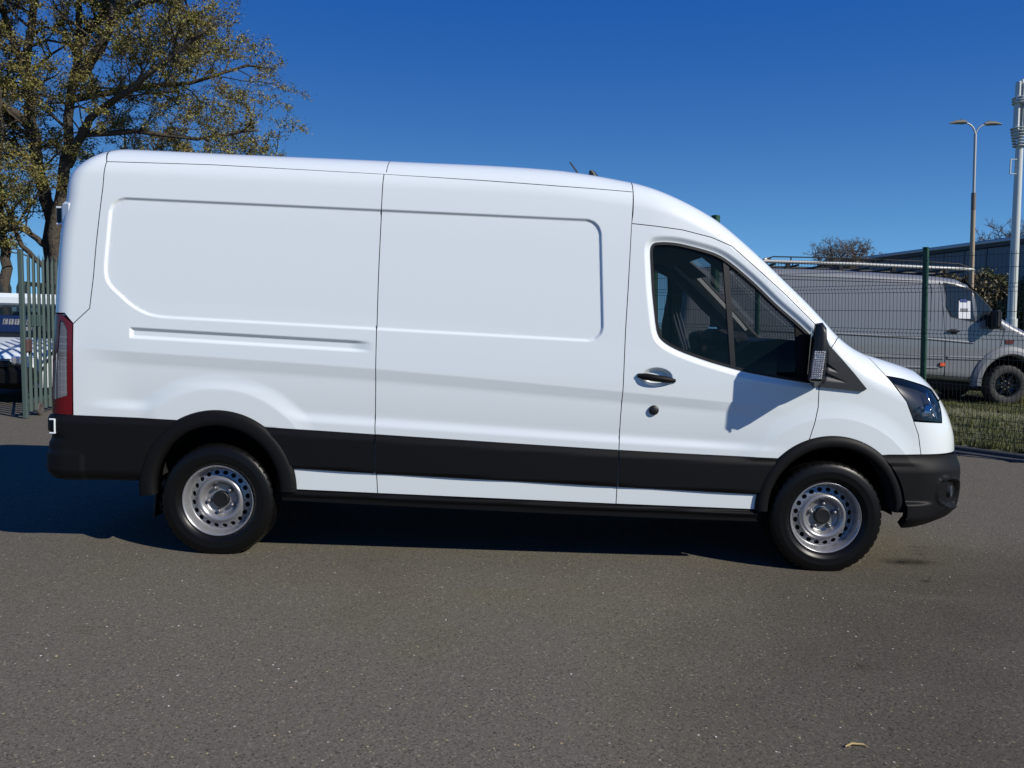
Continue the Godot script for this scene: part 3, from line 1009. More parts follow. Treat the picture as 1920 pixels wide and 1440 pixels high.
func build_van_cab(van: Node3D) -> void:
	# door cards and pillar trims follow the skin
	var q := V([2.51, .40, 2.52, 2.09, 2.7, 2.075, 2.987, 2.02, 3.118, 1.965, 3.267, 1.84, 3.447, 1.68, 3.62, 1.52, 3.70, 1.40, 3.80, 1.36, 3.95, 1.28, 4.10, 1.15, 4.25, .95, 4.25, .75, 3.4, .40])
	q = cut(q, circle(ARCH_F, .43, 48))
	pair("door_card", sheet(q, -.045, ccw(inset(DLO, .02)), .05, false, 0), M.trim_dark, van)
	q = PackedVector2Array()
	for x: float in [2.9, 3.1, 3.3, 3.5, 3.7]: q.append(Vector2(x, vtop(x, -0.0) - .04 if x < 3.0 else vtop(x, 0.0) - .10))
	for x: float in [3.75, 3.5, 3.3, 3.1, 2.9]: q.append(Vector2(x, vtop(x, 1.25)))
	pair("pillar_trim", sheet(q, -.03, PackedVector2Array(), .05, false, .03), M.trim_pale, van)
	q = V([2.50, 2.09])
	for x: float in [2.51, 2.6, 2.72]: q.append(Vector2(x, vtop(x)))
	q.append(Vector2(2.72, 2.075))
	part("headliner", joined(sheet(q, -.04, PackedVector2Array(), .05, false, 0)), M.trim_mid, van)
	var s := st()
	box(s, Vector3(2.485, 1.32, 0), Vector3(.03, 1.72, 1.70))
	part("bulkhead", s.commit(), M.trim_dark, van)
	s = st()
	cbox(s, Vector3(2.76, 2.06, 0), Vector3(.50, .14, 1.62), .04)
	cbox(s, Vector3(3.0, 2.02, 0), Vector3(.22, .07, 1.56), .03, Basis(Vector3.BACK, -.4))
	cbox(s, Vector3(3.16, 1.93, .45), Vector3(.20, .025, .45), .01, Basis(Vector3.BACK, -.65))
	cbox(s, Vector3(3.16, 1.93, -.45), Vector3(.20, .025, .45), .01, Basis(Vector3.BACK, -.65))
	part("sun_visor_shelf", s.commit(), M.trim_mid, van)
	# dashboard
	s = st()
	var prof := [Vector2(3.22, .55), Vector2(3.20, 1.0), Vector2(3.16, 1.22), Vector2(3.19, 1.34), Vector2(3.28, 1.405), Vector2(3.45, 1.425), Vector2(3.75, 1.41), Vector2(3.92, 1.34), Vector2(4.1, 1.2), Vector2(4.1, .55)]
	for i in prof.size() - 1:
		var a: Vector2 = prof[i]
		var b: Vector2 = prof[i + 1]
		face_out(s, [Vector3(a.x, a.y, -.90), Vector3(b.x, b.y, -.86), Vector3(b.x, b.y, .86), Vector3(a.x, a.y, .90)], Vector3(3.6, .9, 0))
	for z: float in [-.88, .88]:
		var f := []
		for p: Vector2 in prof: f.append(Vector3(p.x, p.y, z))
		face_out(s, f, Vector3(3.6, .9, 0))
	cbox(s, Vector3(3.22, 1.41, .42), Vector3(.24, .12, .40), .04, Basis(Vector3.BACK, -.1))
	cbox(s, Vector3(3.17, 1.36, -.02), Vector3(.10, .19, .30), .02, Basis(Vector3.BACK, .2))
	part("dashboard", s.commit(), M.dash, van)
	s = st()
	box(s, Vector3(3.0, .55, 0), Vector3(1.2, .08, 1.75))
	part("cab_floor", s.commit(), M.trim_dark, van)
	# steering wheel
	var sw := Node3D.new()
	sw.name = "steering_wheel"
	van.add_child(sw, true)
	sw.position = Vector3(3.03, 1.245, .45)
	sw.rotation.z = -.45
	s = st()
	var ringp := PackedVector3Array()
	for i in 33:
		ringp.append(Vector3(0, sin(TAU * i / 32.0) * .185, cos(TAU * i / 32.0) * .185))
	tube(s, ringp, PackedFloat32Array([.016]), 8, false)
	part("rim", s.commit(), M.dash, sw)
	s = st()
	cbox(s, Vector3(.02, 0, 0), Vector3(.06, .11, .15), .02)
	for a: float in [0.1, PI - .1, -PI / 2]:
		rod(s, Vector3(.01, 0, 0), Vector3(0, sin(a) * .18, cos(a) * .18), .014, 6)
	rod(s, Vector3(.02, 0, 0), Vector3(.25, -.02, 0), .05, 10)
	part("hub", s.commit(), M.dash, sw)
	s = st()
	rod(s, Vector3(3.07, 1.30, .45), Vector3(3.06, 1.33, .66), .008, 6)
	part("column_stalk", s.commit(), M.dash, van)
	# seats with clear covers
	for z: float in [.48, -.12, -.55]:
		var seat := Node3D.new()
		seat.name = "seat"
		van.add_child(seat, true)
		seat.position = Vector3(2.62, .62, z)
		s = st()
		cbox(s, Vector3(.10, .22, 0), Vector3(.48, .16, .42), .05)
		part("cushion", s.commit(), M.seat, seat)
		s = st()
		cbox(s, Vector3(-.05, .50, 0), Vector3(.13, .56, .42), .05, Basis(Vector3.BACK, .12))
		part("backrest", s.commit(), M.seat, seat)
		s = st()
		cbox(s, Vector3(-.085, .87, 0), Vector3(.08, .17, .24), .035, Basis(Vector3.BACK, .1))
		part("headrest", s.commit(), M.seat, seat)
	# glossy clear film over the driver's seat and wheel
	s = st()
	for i in 3:
		tube(s, PackedVector3Array([Vector3(2.86 + .03 * i, 1.62 - .02 * i, .40), Vector3(2.90 + .025 * i, 1.48, .42), Vector3(2.95 + .02 * i, 1.34, .43), Vector3(2.965 + .02 * i, 1.22, .43)]), PackedFloat32Array([.002, .005, .004, .002]), 5)
	part("clear_film", s.commit(), M.film, van)

func build_wheel(van: Node3D, at: Vector3, turn: float, phase: float) -> void:
	var w := Node3D.new()
	w.name = "wheel"
	van.add_child(w, true)
	w.position = at
	w.rotation.y = turn
	var s := st()
	var prof := V([.205, -.105, .225, -.118, .27, -.128, .315, -.126, .338, -.112, .349, -.095, .353, -.055, .354, -.052, .345, -.050, .345, -.044, .354, -.042, .355, 0, .345, .002, .345, .008, .355, .010, .354, .048, .345, .050, .345, .056, .353, .058, .349, .095, .342, .108, .332, .117, .315, .124, .295, .127, .292, .1285, .286, .1275, .262, .125, .255, .1265, .250, .1235, .236, .116, .226, .106, .222, .098, .205, .09])
	lathe(s, prof, Vector3.ZERO, 176, func(p: Vector2, a: float) -> float:
		var k := int(round(a / TAU * 176)) % 4
		var o := 0.0
		if p.x > .336 and k == 0 and absf(p.y) > .058: o = -.008
		# flattened where it stands
		var yy := sin(a) * (p.x + o)
		if yy < -.331:
			o += (-.331 - yy) / sin(a)
		return o)
	part("tyre", s.commit(), M.tyre, w)
	# steel rim
	s = st()
	lathe(s, V([.212, .085, .2205, .101, .2215, .104, .219, .107, .214, .106, .210, .099, .206, .094, .2035, .083, .199, .075, .193, .052, .190, .045, .187, .044]), Vector3.ZERO, 96)
	var r0 := .150
	var r1 := .187
	var z0 := .056
	var z1 := .044
	var holes := 20
	for h in holes:
		var a0 := TAU * h / holes + phase
		var a1 := TAU * (h + 1) / holes + phase
		var am := (a0 + a1) * .5
		var hc := Vector2(.1685, am)
		var np := 24
		for k in np:
			var ring := []
			for kk in [k, k + 1]:
				var t: float = TAU * kk / np
				var hole := Vector2(hc.x + cos(t) * .0135, am + sin(t) * .0165 / hc.x)
				# outer point on the sector border in polar space
				var dx := cos(t)
				var dy := sin(t)
				var f := minf(((r1 - hc.x) if dx > 0.0 else (hc.x - r0)) / maxf(absf(dx), 1e-6), ((a1 - a0) * .5 * hc.x) / maxf(absf(dy), 1e-6))
				var outp := Vector2(hc.x + dx * f, am + dy * f / hc.x)
				ring.append([hole, outp])
			var f3 := func(p: Vector2, dz := 0.0) -> Vector3:
				return Vector3(cos(p.y) * p.x, sin(p.y) * p.x, lerpf(z0, z1, clampf((p.x - r0) / (r1 - r0), 0, 1)) + dz)
			quad(s, f3.call(ring[0][0]), f3.call(ring[0][1]), f3.call(ring[1][1]), f3.call(ring[1][0]))
			quad(s, f3.call(ring[0][0]), f3.call(ring[1][0]), f3.call(ring[1][0], -.012), f3.call(ring[0][0], -.012))
	lathe(s, V([.150, .056, .146, .057, .141, .063, .136, .070, .130, .0735, .123, .073, .116, .069, .108, .060, .100, .046, .095, .038, .089, .0345, .060, .034, .055, .0365, .052, .0365, .050, .034, .02, .034]), Vector3.ZERO, 80)
	part("rim", s.commit(), M.rim, w)
	s = st()
	lathe(s, V([.0515, .02, .0515, .050, .049, .055, .044, .057, .036, .0575, .034, .0555, .001, .0555]), Vector3.ZERO, 40)
	part("hub_cap", s.commit(), M.rubber, w)
	for k in 5:
		var a := TAU * k / 5 + PI / 2 + phase * 1.6
		s = st()
		lathe(s, V([.0175, .032, .0175, .038, .0125, .041, .0115, .058, .008, .063, .001, .064]), Vector3(cos(a) * .077, sin(a) * .077, 0), 12)
		part("wheel_nut", s.commit(), M.nut, w)
	s = st()
	lathe(s, V([.185, -.06, .185, .028, .08, .032, .01, .032]), Vector3.ZERO, 40)
	part("brake_drum", s.commit(), M.under, w)

# ---------------------------------------------------------------- the place round the van
const KERB_AT := Vector3(7.485, 0, -4.335)
const KERB_DIR := Vector3(.6199, 0, .7848)
const KERB_OUT := Vector3(.7848, 0, -.6199)

func noise(s: int, freq: float, oct := 4) -> FastNoiseLite:
	var n := FastNoiseLite.new()
	n.seed = s
	n.noise_type = FastNoiseLite.TYPE_SIMPLEX
	n.frequency = freq
	n.fractal_octaves = oct
	return n

# tileable image from a noise: colour ramp of (value -> linear colour)
func speckle_image(size: int, seed_no: int, base: Color, var_fine: float, specks: Array) -> Image:
	var img := Image.create(size, size, false, Image.FORMAT_RGB8)
	var r := RandomNumberGenerator.new()
	r.seed = seed_no
	var data := PackedByteArray()
	data.resize(size * size * 3)
	for i in size * size:
		var k := 1.0 + var_fine * (r.randf() + r.randf() - 1.0)
		var tint := r.randf() * .06 - .03
		data[i * 3] = clampi(int(base.r * k * (1.0 + tint) * 255.0), 0, 255)
		data[i * 3 + 1] = clampi(int(base.g * k * 255.0), 0, 255)
		data[i * 3 + 2] = clampi(int(base.b * k * (1.0 - tint) * 255.0), 0, 255)
	# stones of the aggregate: little discs
	for e in specks:
		for n in int(e[0]):
			var cx := r.randi() % size
			var cy := r.randi() % size
			var rad: float = e[1] * r.randf_range(.5, 1.2)
			var col: Color = e[2]
			var k := r.randf_range(.75, 1.2)
			var ir := int(ceil(rad))
			for dy in range(-ir, ir + 1):
				for dx in range(-ir, ir + 1):
					if dx * dx + dy * dy > rad * rad + .3:
						continue
					var at := (posmod(cy + dy, size) * size + posmod(cx + dx, size)) * 3
					data[at] = clampi(int(col.r * k * 255.0), 0, 255)
					data[at + 1] = clampi(int(col.g * k * 255.0), 0, 255)
					data[at + 2] = clampi(int(col.b * k * 255.0), 0, 255)
	img.set_data(size, size, false, Image.FORMAT_RGB8, data)
	img.generate_mipmaps()
	return img

func build_materials() -> void:
	M.white = mat(.745, .80, .805, .42, 0, 1.0)
	M.plastic = mat(.0055, .0055, .006, .55)
	M.plastic.metallic_specular = .30
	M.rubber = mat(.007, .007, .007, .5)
	M.mirror_case = mat(.008, .008, .008, .42)
	M.vent = mat(.03, .03, .03, .38)
	M.tyre = mat(.0045, .0045, .0045, .36)
	M.tyre.metallic_specular = .35
	M.rim = mat(.34, .34, .35, .32, .6)
	M.nut = mat(.25, .25, .26, .4, .7)
	M.steel = mat(.35, .35, .36, .35, .9)
	M.chrome = mat(.80, .81, .83, .10, 1.0)
	M.chrome_dark = mat(.34, .34, .36, .2, .85)
	M.silver = mat(.62, .63, .66, .25, .35)
	M.under = mat(.008, .008, .008, .8)
	M.gap_shade = mat(.02, .02, .022, .9)  # dark tone for the shade seen through panel gaps
	M.seam = mat(.05, .05, .055, .8)
	M.trim_dark = mat(.03, .031, .033, .8)
	M.trim_mid = mat(.14, .145, .15, .9)
	M.trim_pale = mat(.45, .47, .44, .85)
	M.dash = mat(.014, .014, .015, .55)
	M.seat = mat(.025, .026, .03, .9)
	M.window = glass(.006, .013, .013, .46)
	M.window.metallic_specular = .3
	M.film = glass(.8, .8, .85, .16)
	M.lamp_glass = glass(.02, .035, .06, .20)
	M.lamp_glass2 = glass(.05, .05, .05, .75)
	M.lamp_black = mat(.022, .026, .036, .30)
	M.clear_lens = glass(.6, .6, .64, .22)
	M.red_lens = mat(.12, .004, .008, .15)
	M.mirror_glass = mat(.8, .82, .85, .02, 1.0)
	M.amber = mat(.75, .10, .01, .3, 0, .5)
	M.green_steel = mat(.010, .062, .030, .5)
	M.wire = mat(.010, .020, .018, .5)
	M.palisade = mat(.055, .085, .076, .55)
	M.palisade_shaded = mat(.03, .04, .038, .7)  # palisade steel with shade mixed into the colour
	M.grey_paint = mat(.195, .207, .22, .35, .1, 1.0)
	M.grey_trim = mat(.20, .21, .22, .45)
	M.dark_glass = mat(.02, .028, .035, .06)
	M.dark_glass.metallic_specular = .7
	M.galv = mat(.42, .43, .42, .5, .4)
	M.mast_paint = mat(.56, .60, .58, .5)
	M.rust_paint = mat(.34, .27, .19, .7)
	M.clad = mat(.19, .19, .19, .55)
	M.clad_pale = mat(.62, .61, .58, .6)
	M.paper = mat(.80, .81, .83, .7)
	M.blue_print = mat(.02, .05, .22, .5)
	M.ink = mat(.01, .012, .05, .7)
	M.bark = mat(.060, .050, .038, .95)
	M.bark_grey = mat(.15, .12, .095, .95)
	M.kerb = mat(.075, .072, .068, .95)
	M.brown_board = mat(.05, .03, .025, .7)
	var bk := noise(9, .02, 4)
	var bt := NoiseTexture2D.new()
	bt.noise = bk
	bt.width = 256
	bt.height = 256
	bt.seamless = true
	bt.as_normal_map = true
	bt.bump_strength = 12.0
	for m: StandardMaterial3D in [M.bark, M.bark_grey]:
		m.normal_enabled = true
		m.normal_texture = bt
		m.uv1_triplanar = true
		m.uv1_scale = Vector3(2.5, 1.0, 2.5)

func ground_sheet(called: String, xs: PackedFloat32Array, zs: PackedFloat32Array, hfn: Callable, cfn: Callable, m: Material) -> MeshInstance3D:
	var nx := xs.size()
	var nz := zs.size()
	var v := PackedVector3Array()
	var n := PackedVector3Array()
	var c := PackedColorArray()
	var idx := PackedInt32Array()
	for j in nz:
		for i in nx:
			var h: float = hfn.call(xs[i], zs[j])
			v.append(Vector3(xs[i], h, zs[j]))
			n.append(Vector3.UP)
			c.append(cfn.call(xs[i], zs[j]))
	for j in nz - 1:
		for i in nx - 1:
			var a := j * nx + i
			idx.append_array([a, a + 1, a + nx, a + 1, a + nx + 1, a + nx])
	var arr := []
	arr.resize(Mesh.ARRAY_MAX)
	arr[Mesh.ARRAY_VERTEX] = v
	arr[Mesh.ARRAY_NORMAL] = n
	arr[Mesh.ARRAY_COLOR] = c
	arr[Mesh.ARRAY_INDEX] = idx
	var mesh := ArrayMesh.new()
	mesh.add_surface_from_arrays(Mesh.PRIMITIVE_TRIANGLES, arr)
	return struct(called, mesh, m)

func lines(far0: float, a: float, b: float, far1: float, step: float) -> PackedFloat32Array:
	var q := PackedFloat32Array()
	var d := step
	var left := []
	var x := a
	while x > far0:
		d *= 1.5
		x -= d
		left.push_front(maxf(x, far0))
	q.append_array(PackedFloat32Array(left))
	x = a
	while x < b:
		q.append(x)
		x += step
	q.append(b)
	d = step
	x = b
	while x < far1:
		d *= 1.5
		x += d
		q.append(minf(x, far1))
	return q

func build_ground() -> void:
	var far := mat(.10, .105, .055, .95)
	far.vertex_color_use_as_albedo = true
	far.albedo_color = Color.WHITE
	var fnz := noise(3, .05)
	ground_sheet("ground", lines(-420, -30, 60, 420, 6.0), lines(-420, -70, 20, 200, 6.0), func(x: float, z: float) -> float: return -.06, func(x: float, z: float) -> Color:
		var k := fnz.get_noise_2d(x, z)
		return Color(.085 + .02 * k, .095 + .02 * k, .045), far)
	# asphalt
	var img := speckle_image(1536, 11, lin(.128, .116, .092), .28, [
		[42000, 1.7, lin(.099, .090, .074)], [38000, 1.5, lin(.152, .138, .110)], [5000, 1.4, lin(.19, .165, .115)], [1500, 1.4, lin(.36, .29, .15)], [260, 1.4, lin(.55, .53, .50)]])
	var tex := ImageTexture.create_from_image(img)
	var asp := StandardMaterial3D.new()
	asp.albedo_texture = tex
	asp.uv1_triplanar = true
	asp.uv1_world_triplanar = true
	asp.uv1_scale = Vector3(.27, .27, .27)
	asp.roughness = .92
	asp.metallic_specular = .12
	asp.vertex_color_use_as_albedo = true
	var bump := NoiseTexture2D.new()
	bump.noise = noise(21, .22, 3)
	bump.width = 512
	bump.height = 512
	bump.seamless = true
	bump.as_normal_map = true
	bump.bump_strength = 2.2
	asp.normal_enabled = true
	asp.normal_texture = bump
	asp.normal_scale = .13
	var big := noise(5, .22, 4)
	var mid := noise(6, 1.3, 4)
	var blots := [
		# x, z, rx, rz, factor, tan
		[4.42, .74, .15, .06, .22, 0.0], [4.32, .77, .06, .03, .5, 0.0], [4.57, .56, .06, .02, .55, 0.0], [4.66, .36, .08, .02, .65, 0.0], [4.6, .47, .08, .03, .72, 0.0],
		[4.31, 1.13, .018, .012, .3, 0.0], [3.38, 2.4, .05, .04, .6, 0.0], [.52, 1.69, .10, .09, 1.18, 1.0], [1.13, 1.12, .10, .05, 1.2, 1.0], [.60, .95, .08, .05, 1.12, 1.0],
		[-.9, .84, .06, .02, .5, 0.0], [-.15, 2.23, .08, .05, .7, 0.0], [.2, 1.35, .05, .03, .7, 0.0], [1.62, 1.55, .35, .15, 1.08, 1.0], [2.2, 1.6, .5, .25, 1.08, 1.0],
		[3.95, 1.40, .35, .05, 1.12, .0], [4.25, 1.45, .25, .05, 1.22, .0], [2.6, 2.6, .4, .3, .92, 0.0], [1.3, 3.05, .2, .1, 1.1, 1.0], [-.1, 2.9, .3, .2, 1.08, 1.0], [1.0, 2.5, .5, .2, 1.06, 1.0]]
	var kerb := func(x: float, z: float) -> float:
		return (x - KERB_AT.x) * KERB_OUT.x + (z - KERB_AT.z) * KERB_OUT.z
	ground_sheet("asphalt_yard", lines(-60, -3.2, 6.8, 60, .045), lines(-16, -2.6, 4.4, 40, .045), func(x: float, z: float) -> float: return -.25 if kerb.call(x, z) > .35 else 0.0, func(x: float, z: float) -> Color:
		var k: float = 1.0 + .17 * big.get_noise_2d(x, z) + .08 * mid.get_noise_2d(x, z)
		# paler where it is worn in the middle, darker to the right and the left front
		var tan_k: float = .02 + .045 * big.get_noise_2d(x * .8 + 40, z)
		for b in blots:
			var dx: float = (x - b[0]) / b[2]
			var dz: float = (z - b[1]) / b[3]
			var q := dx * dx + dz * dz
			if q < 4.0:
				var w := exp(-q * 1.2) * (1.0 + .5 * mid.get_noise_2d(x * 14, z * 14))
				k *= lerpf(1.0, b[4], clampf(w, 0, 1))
				tan_k += b[5] * w * .08
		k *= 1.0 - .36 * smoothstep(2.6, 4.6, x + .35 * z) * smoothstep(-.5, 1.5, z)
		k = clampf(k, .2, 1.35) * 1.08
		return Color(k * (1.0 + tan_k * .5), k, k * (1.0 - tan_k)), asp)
	# the grass verge beyond the kerb
	var gi := speckle_image(512, 31, lin(.15, .145, .065), .7, [[9000, 1.6, lin(.05, .075, .018)], [5000, 1.4, lin(.16, .15, .07)], [1500, 1.5, lin(.10, .065, .04)]])
	var gm := StandardMaterial3D.new()
	gm.albedo_texture = ImageTexture.create_from_image(gi)
	gm.uv1_triplanar = true
	gm.uv1_world_triplanar = true
	gm.uv1_scale = Vector3(.6, .6, .6)
	gm.roughness = .95
	gm.vertex_color_use_as_albedo = true
	var s := st()
	var rows := 60
	var v0 := []
	var gn := noise(8, .5)
	for i in range(-34, 70):
		var col := []
		for j in rows:
			var w := .10 + .16 * j + .012 * j * j
			var p := KERB_AT + KERB_DIR * (i * .5) + KERB_OUT * w
			p.y = verge_y(w) + .02 * gn.get_noise_2d(p.x * 2, p.z * 2)
			col.append(p)
		v0.append(col)
	var cols := func(p: Vector3) -> Color:
		var w: float = kerb.call(p.x, p.z)
		var earth := smoothstep(.35, .75, gn.get_noise_2d(p.x * .8, p.z * .8) * .4 + 1.0 - absf(w - 3.6) / 1.1) + smoothstep(.45, .1, w)
		return Color(1, 1, 1).lerp(Color(1.45, 1.05, 1.3), clampf(earth, 0, 1))
	for i in v0.size() - 1:
		for j in rows - 1:
			for p: Vector3 in [v0[i][j], v0[i][j + 1], v0[i + 1][j + 1], v0[i][j], v0[i + 1][j + 1], v0[i + 1][j]]:
				s.set_normal(Vector3.UP)
				s.set_color(cols.call(p))
				s.add_vertex(p)
	struct("grass_verge", s.commit(), gm)
	# grass blades
	var blade := st()
	for k in 5:
		var a := k * 2.4
		var d := Vector3(cos(a), 0, sin(a))
		var sd := Vector3(-d.z, 0, d.x) * .004
		var b0 := d * .012
		var tip := d * (.03 + .01 * k) + Vector3(0, .075 + .008 * (k % 3), 0)
		for p: Vector3 in [b0 - sd, tip, b0 + sd]:
			blade.set_normal((Vector3.UP + d).normalized())
			blade.add_vertex(p)
	var bm := StandardMaterial3D.new()
	bm.vertex_color_use_as_albedo = true
	bm.roughness = .7
	bm.backlight_enabled = true
	bm.backlight = Color(.15, .18, .05)
	rng.seed = 77
	var xf: Array[Transform3D] = []
	var cc := PackedColorArray()
	for i in 40000:
		var w := .22 + pow(rng.randf(), 1.5) * 9.0
		var t := rng.randf_range(-14.0, 5.0)
		var p := KERB_AT + KERB_DIR * t + KERB_OUT * w
		var bare: float = gn.get_noise_2d(p.x * .8, p.z * .8) * .4 + 1.0 - absf(w - 3.6) / 1.1
		if bare > .5 and rng.randf() < .85:
			continue
		p.y = verge_y(w) + .02 * gn.get_noise_2d(p.x * 2, p.z * 2) - .005
		var sc := rng.randf_range(.6, 1.25)
		xf.append(Transform3D(Basis(Vector3.UP, rng.randf() * TAU).scaled(Vector3(sc, sc, sc)), p))
		var g := rng.randf()
		cc.append(Color(.11, .15, .035).lerp(Color(.28, .25, .10), g * g))
	multi("grass", blade.commit(), xf, cc, bm, self)
	get_node("grass").set_meta("label", "short rough green grass growing along the verge behind the mesh fence")
	get_node("grass").set_meta("category", "grass")

func verge_y(w: float) -> float:
	return .05 + .13 * smoothstep(.2, 3.0, w)

func multi(called: String, mesh: Mesh, xf: Array[Transform3D], cc: PackedColorArray, m: Material, parent: Node) -> MultiMeshInstance3D:
	var mm := MultiMesh.new()
	mm.transform_format = MultiMesh.TRANSFORM_3D
	mm.use_colors = cc.size() > 0
	mm.mesh = mesh
	mm.instance_count = xf.size()
	for i in xf.size():
		mm.set_instance_transform(i, xf[i])
		if cc.size():
			mm.set_instance_color(i, cc[i])
	var o := MultiMeshInstance3D.new()
	o.name = called
	o.multimesh = mm
	o.material_override = m
	parent.add_child(o, true)
	stuff(o)
	return o

func build_kerb() -> void:
	var kerb := Node3D.new()
	kerb.name = "kerb"
	kerb.set_meta("kind", "structure")
	add_child(kerb)
	var b := Basis(KERB_DIR, Vector3.UP, KERB_DIR.cross(Vector3.UP))
	rng.seed = 5
	for i in range(-18, 8):
		var s := st()
		cbox(s, Vector3(0, .0, 0), Vector3(.908, .12, .10), .012)
		var o := part("kerb_stone", s.commit(), M.kerb, kerb)
		o.transform = Transform3D(b.rotated(Vector3.UP, rng.randf_range(-.004, .004)), KERB_AT + KERB_DIR * (i * .915 + .4) + KERB_OUT * .05 + Vector3(0, rng.randf_range(-.004, .004), 0))
	var s := st()
	for i in range(-18, 8):
		cbox(s, KERB_AT + KERB_DIR * (i * .915 + .4) - KERB_OUT * .115 + Vector3(0, -.034, 0), Vector3(.905, .10, .13), .008, b)
	var o := part("gutter_edge", s.commit(), M.kerb, kerb)
	stuff(o)

func build_mesh_fence() -> void:
	var at := KERB_AT + KERB_OUT * .25
	var f := thing("mesh_fence", "green welded wire mesh fence on square green posts along the verge", "fence")
	var lean := Vector3(-.045, 1, 0).normalized()
	var posts := [2.09, -.52, -3.13, -5.74, -8.35, -10.96, -13.57]
	var b := Basis(KERB_DIR, Vector3.UP, KERB_DIR.cross(Vector3.UP))
	for t: float in posts:
		var s := st()
		var hgt := 2.60
		cbox(s, Vector3(0, hgt * .5, 0), Vector3(.066, hgt, .05), .006)
		cbox(s, Vector3(0, hgt + .006, 0), Vector3(.066, .02, .066), .006)
		for k in 4:
			cbox(s, Vector3(.01, .45 + .6 * k, .036), Vector3(.05, .035, .014), .004)
		var o := part("post", s.commit(), M.green_steel, f)
		var base := at + KERB_DIR * t
		base.y = .02
		o.transform = Transform3D(Basis(b.x, lean, b.z), base)
	for i in posts.size() - 1:
		var s := st()
		var p0: Vector3 = at + KERB_DIR * posts[i] + Vector3(0, .12, 0)
		var p1: Vector3 = at + KERB_DIR * posts[i + 1] + Vector3(0, .12, 0)
		var n := 52
		var folds := [.0, .62, 1.24, 1.86, 2.36]
		for k in n:
			var p := p0.lerp(p1, (k + .5) / n)
			var path := PackedVector3Array()
			for y: float in [0, .1, .20, .30, .72, .77, .82, 1.32, 1.37, 1.42, 1.92, 1.97, 2.02, 2.42]:
				var dz := 0.0
				if absf(y - .20) < .01 or absf(y - .77) < .01 or absf(y - 1.37) < .01 or absf(y - 1.97) < .01:
					dz = .035
				path.append(p + lean * y - KERB_OUT * dz)
			tube(s, path, PackedFloat32Array([.0034]), 3, false)
		for y: float in [.05, .10, .20, .30, .50, .72, .77, .82, 1.07, 1.32, 1.37, 1.42, 1.67, 1.92, 1.97, 2.02, 2.22, 2.38]:
			var dz := .0
			if absf(y - .20) < .01 or absf(y - .77) < .01 or absf(y - 1.37) < .01 or absf(y - 1.97) < .01:
				dz = .035
			rod(s, p0 + lean * y - KERB_OUT * (dz + .004), p1 + lean * y - KERB_OUT * (dz + .004), .0038, 3)
		stuff(part("mesh_panel", s.commit(), M.wire, f))

func build_sign() -> void:
	var f := thing("sign_board", "tall green posts carrying a dark brown board, its top showing over the white van's windscreen", "sign")
	var d := KERB_DIR
	var at := KERB_AT + KERB_OUT * .30 + d * -4.02
	var lean := Vector3(-.035, 1, 0).normalized()
	var b := Basis(d, lean, d.cross(Vector3.UP))
	for t: float in [0.0, -1.35]:
		var s := st()
		cbox(s, Vector3(0, 1.68, 0), Vector3(.11, 3.36, .11), .01)
		cbox(s, Vector3(.07, 3.12, 0), Vector3(.05, .05, .05), .008)
		part("post", s.commit(), M.green_steel, f).transform = Transform3D(b, at + d * t)
	var s := st()
	cbox(s, Vector3(-.68, 2.98, .0), Vector3(1.20, .60, .03), .006)
	part("board", s.commit(), M.brown_board, f).transform = Transform3D(b, at)

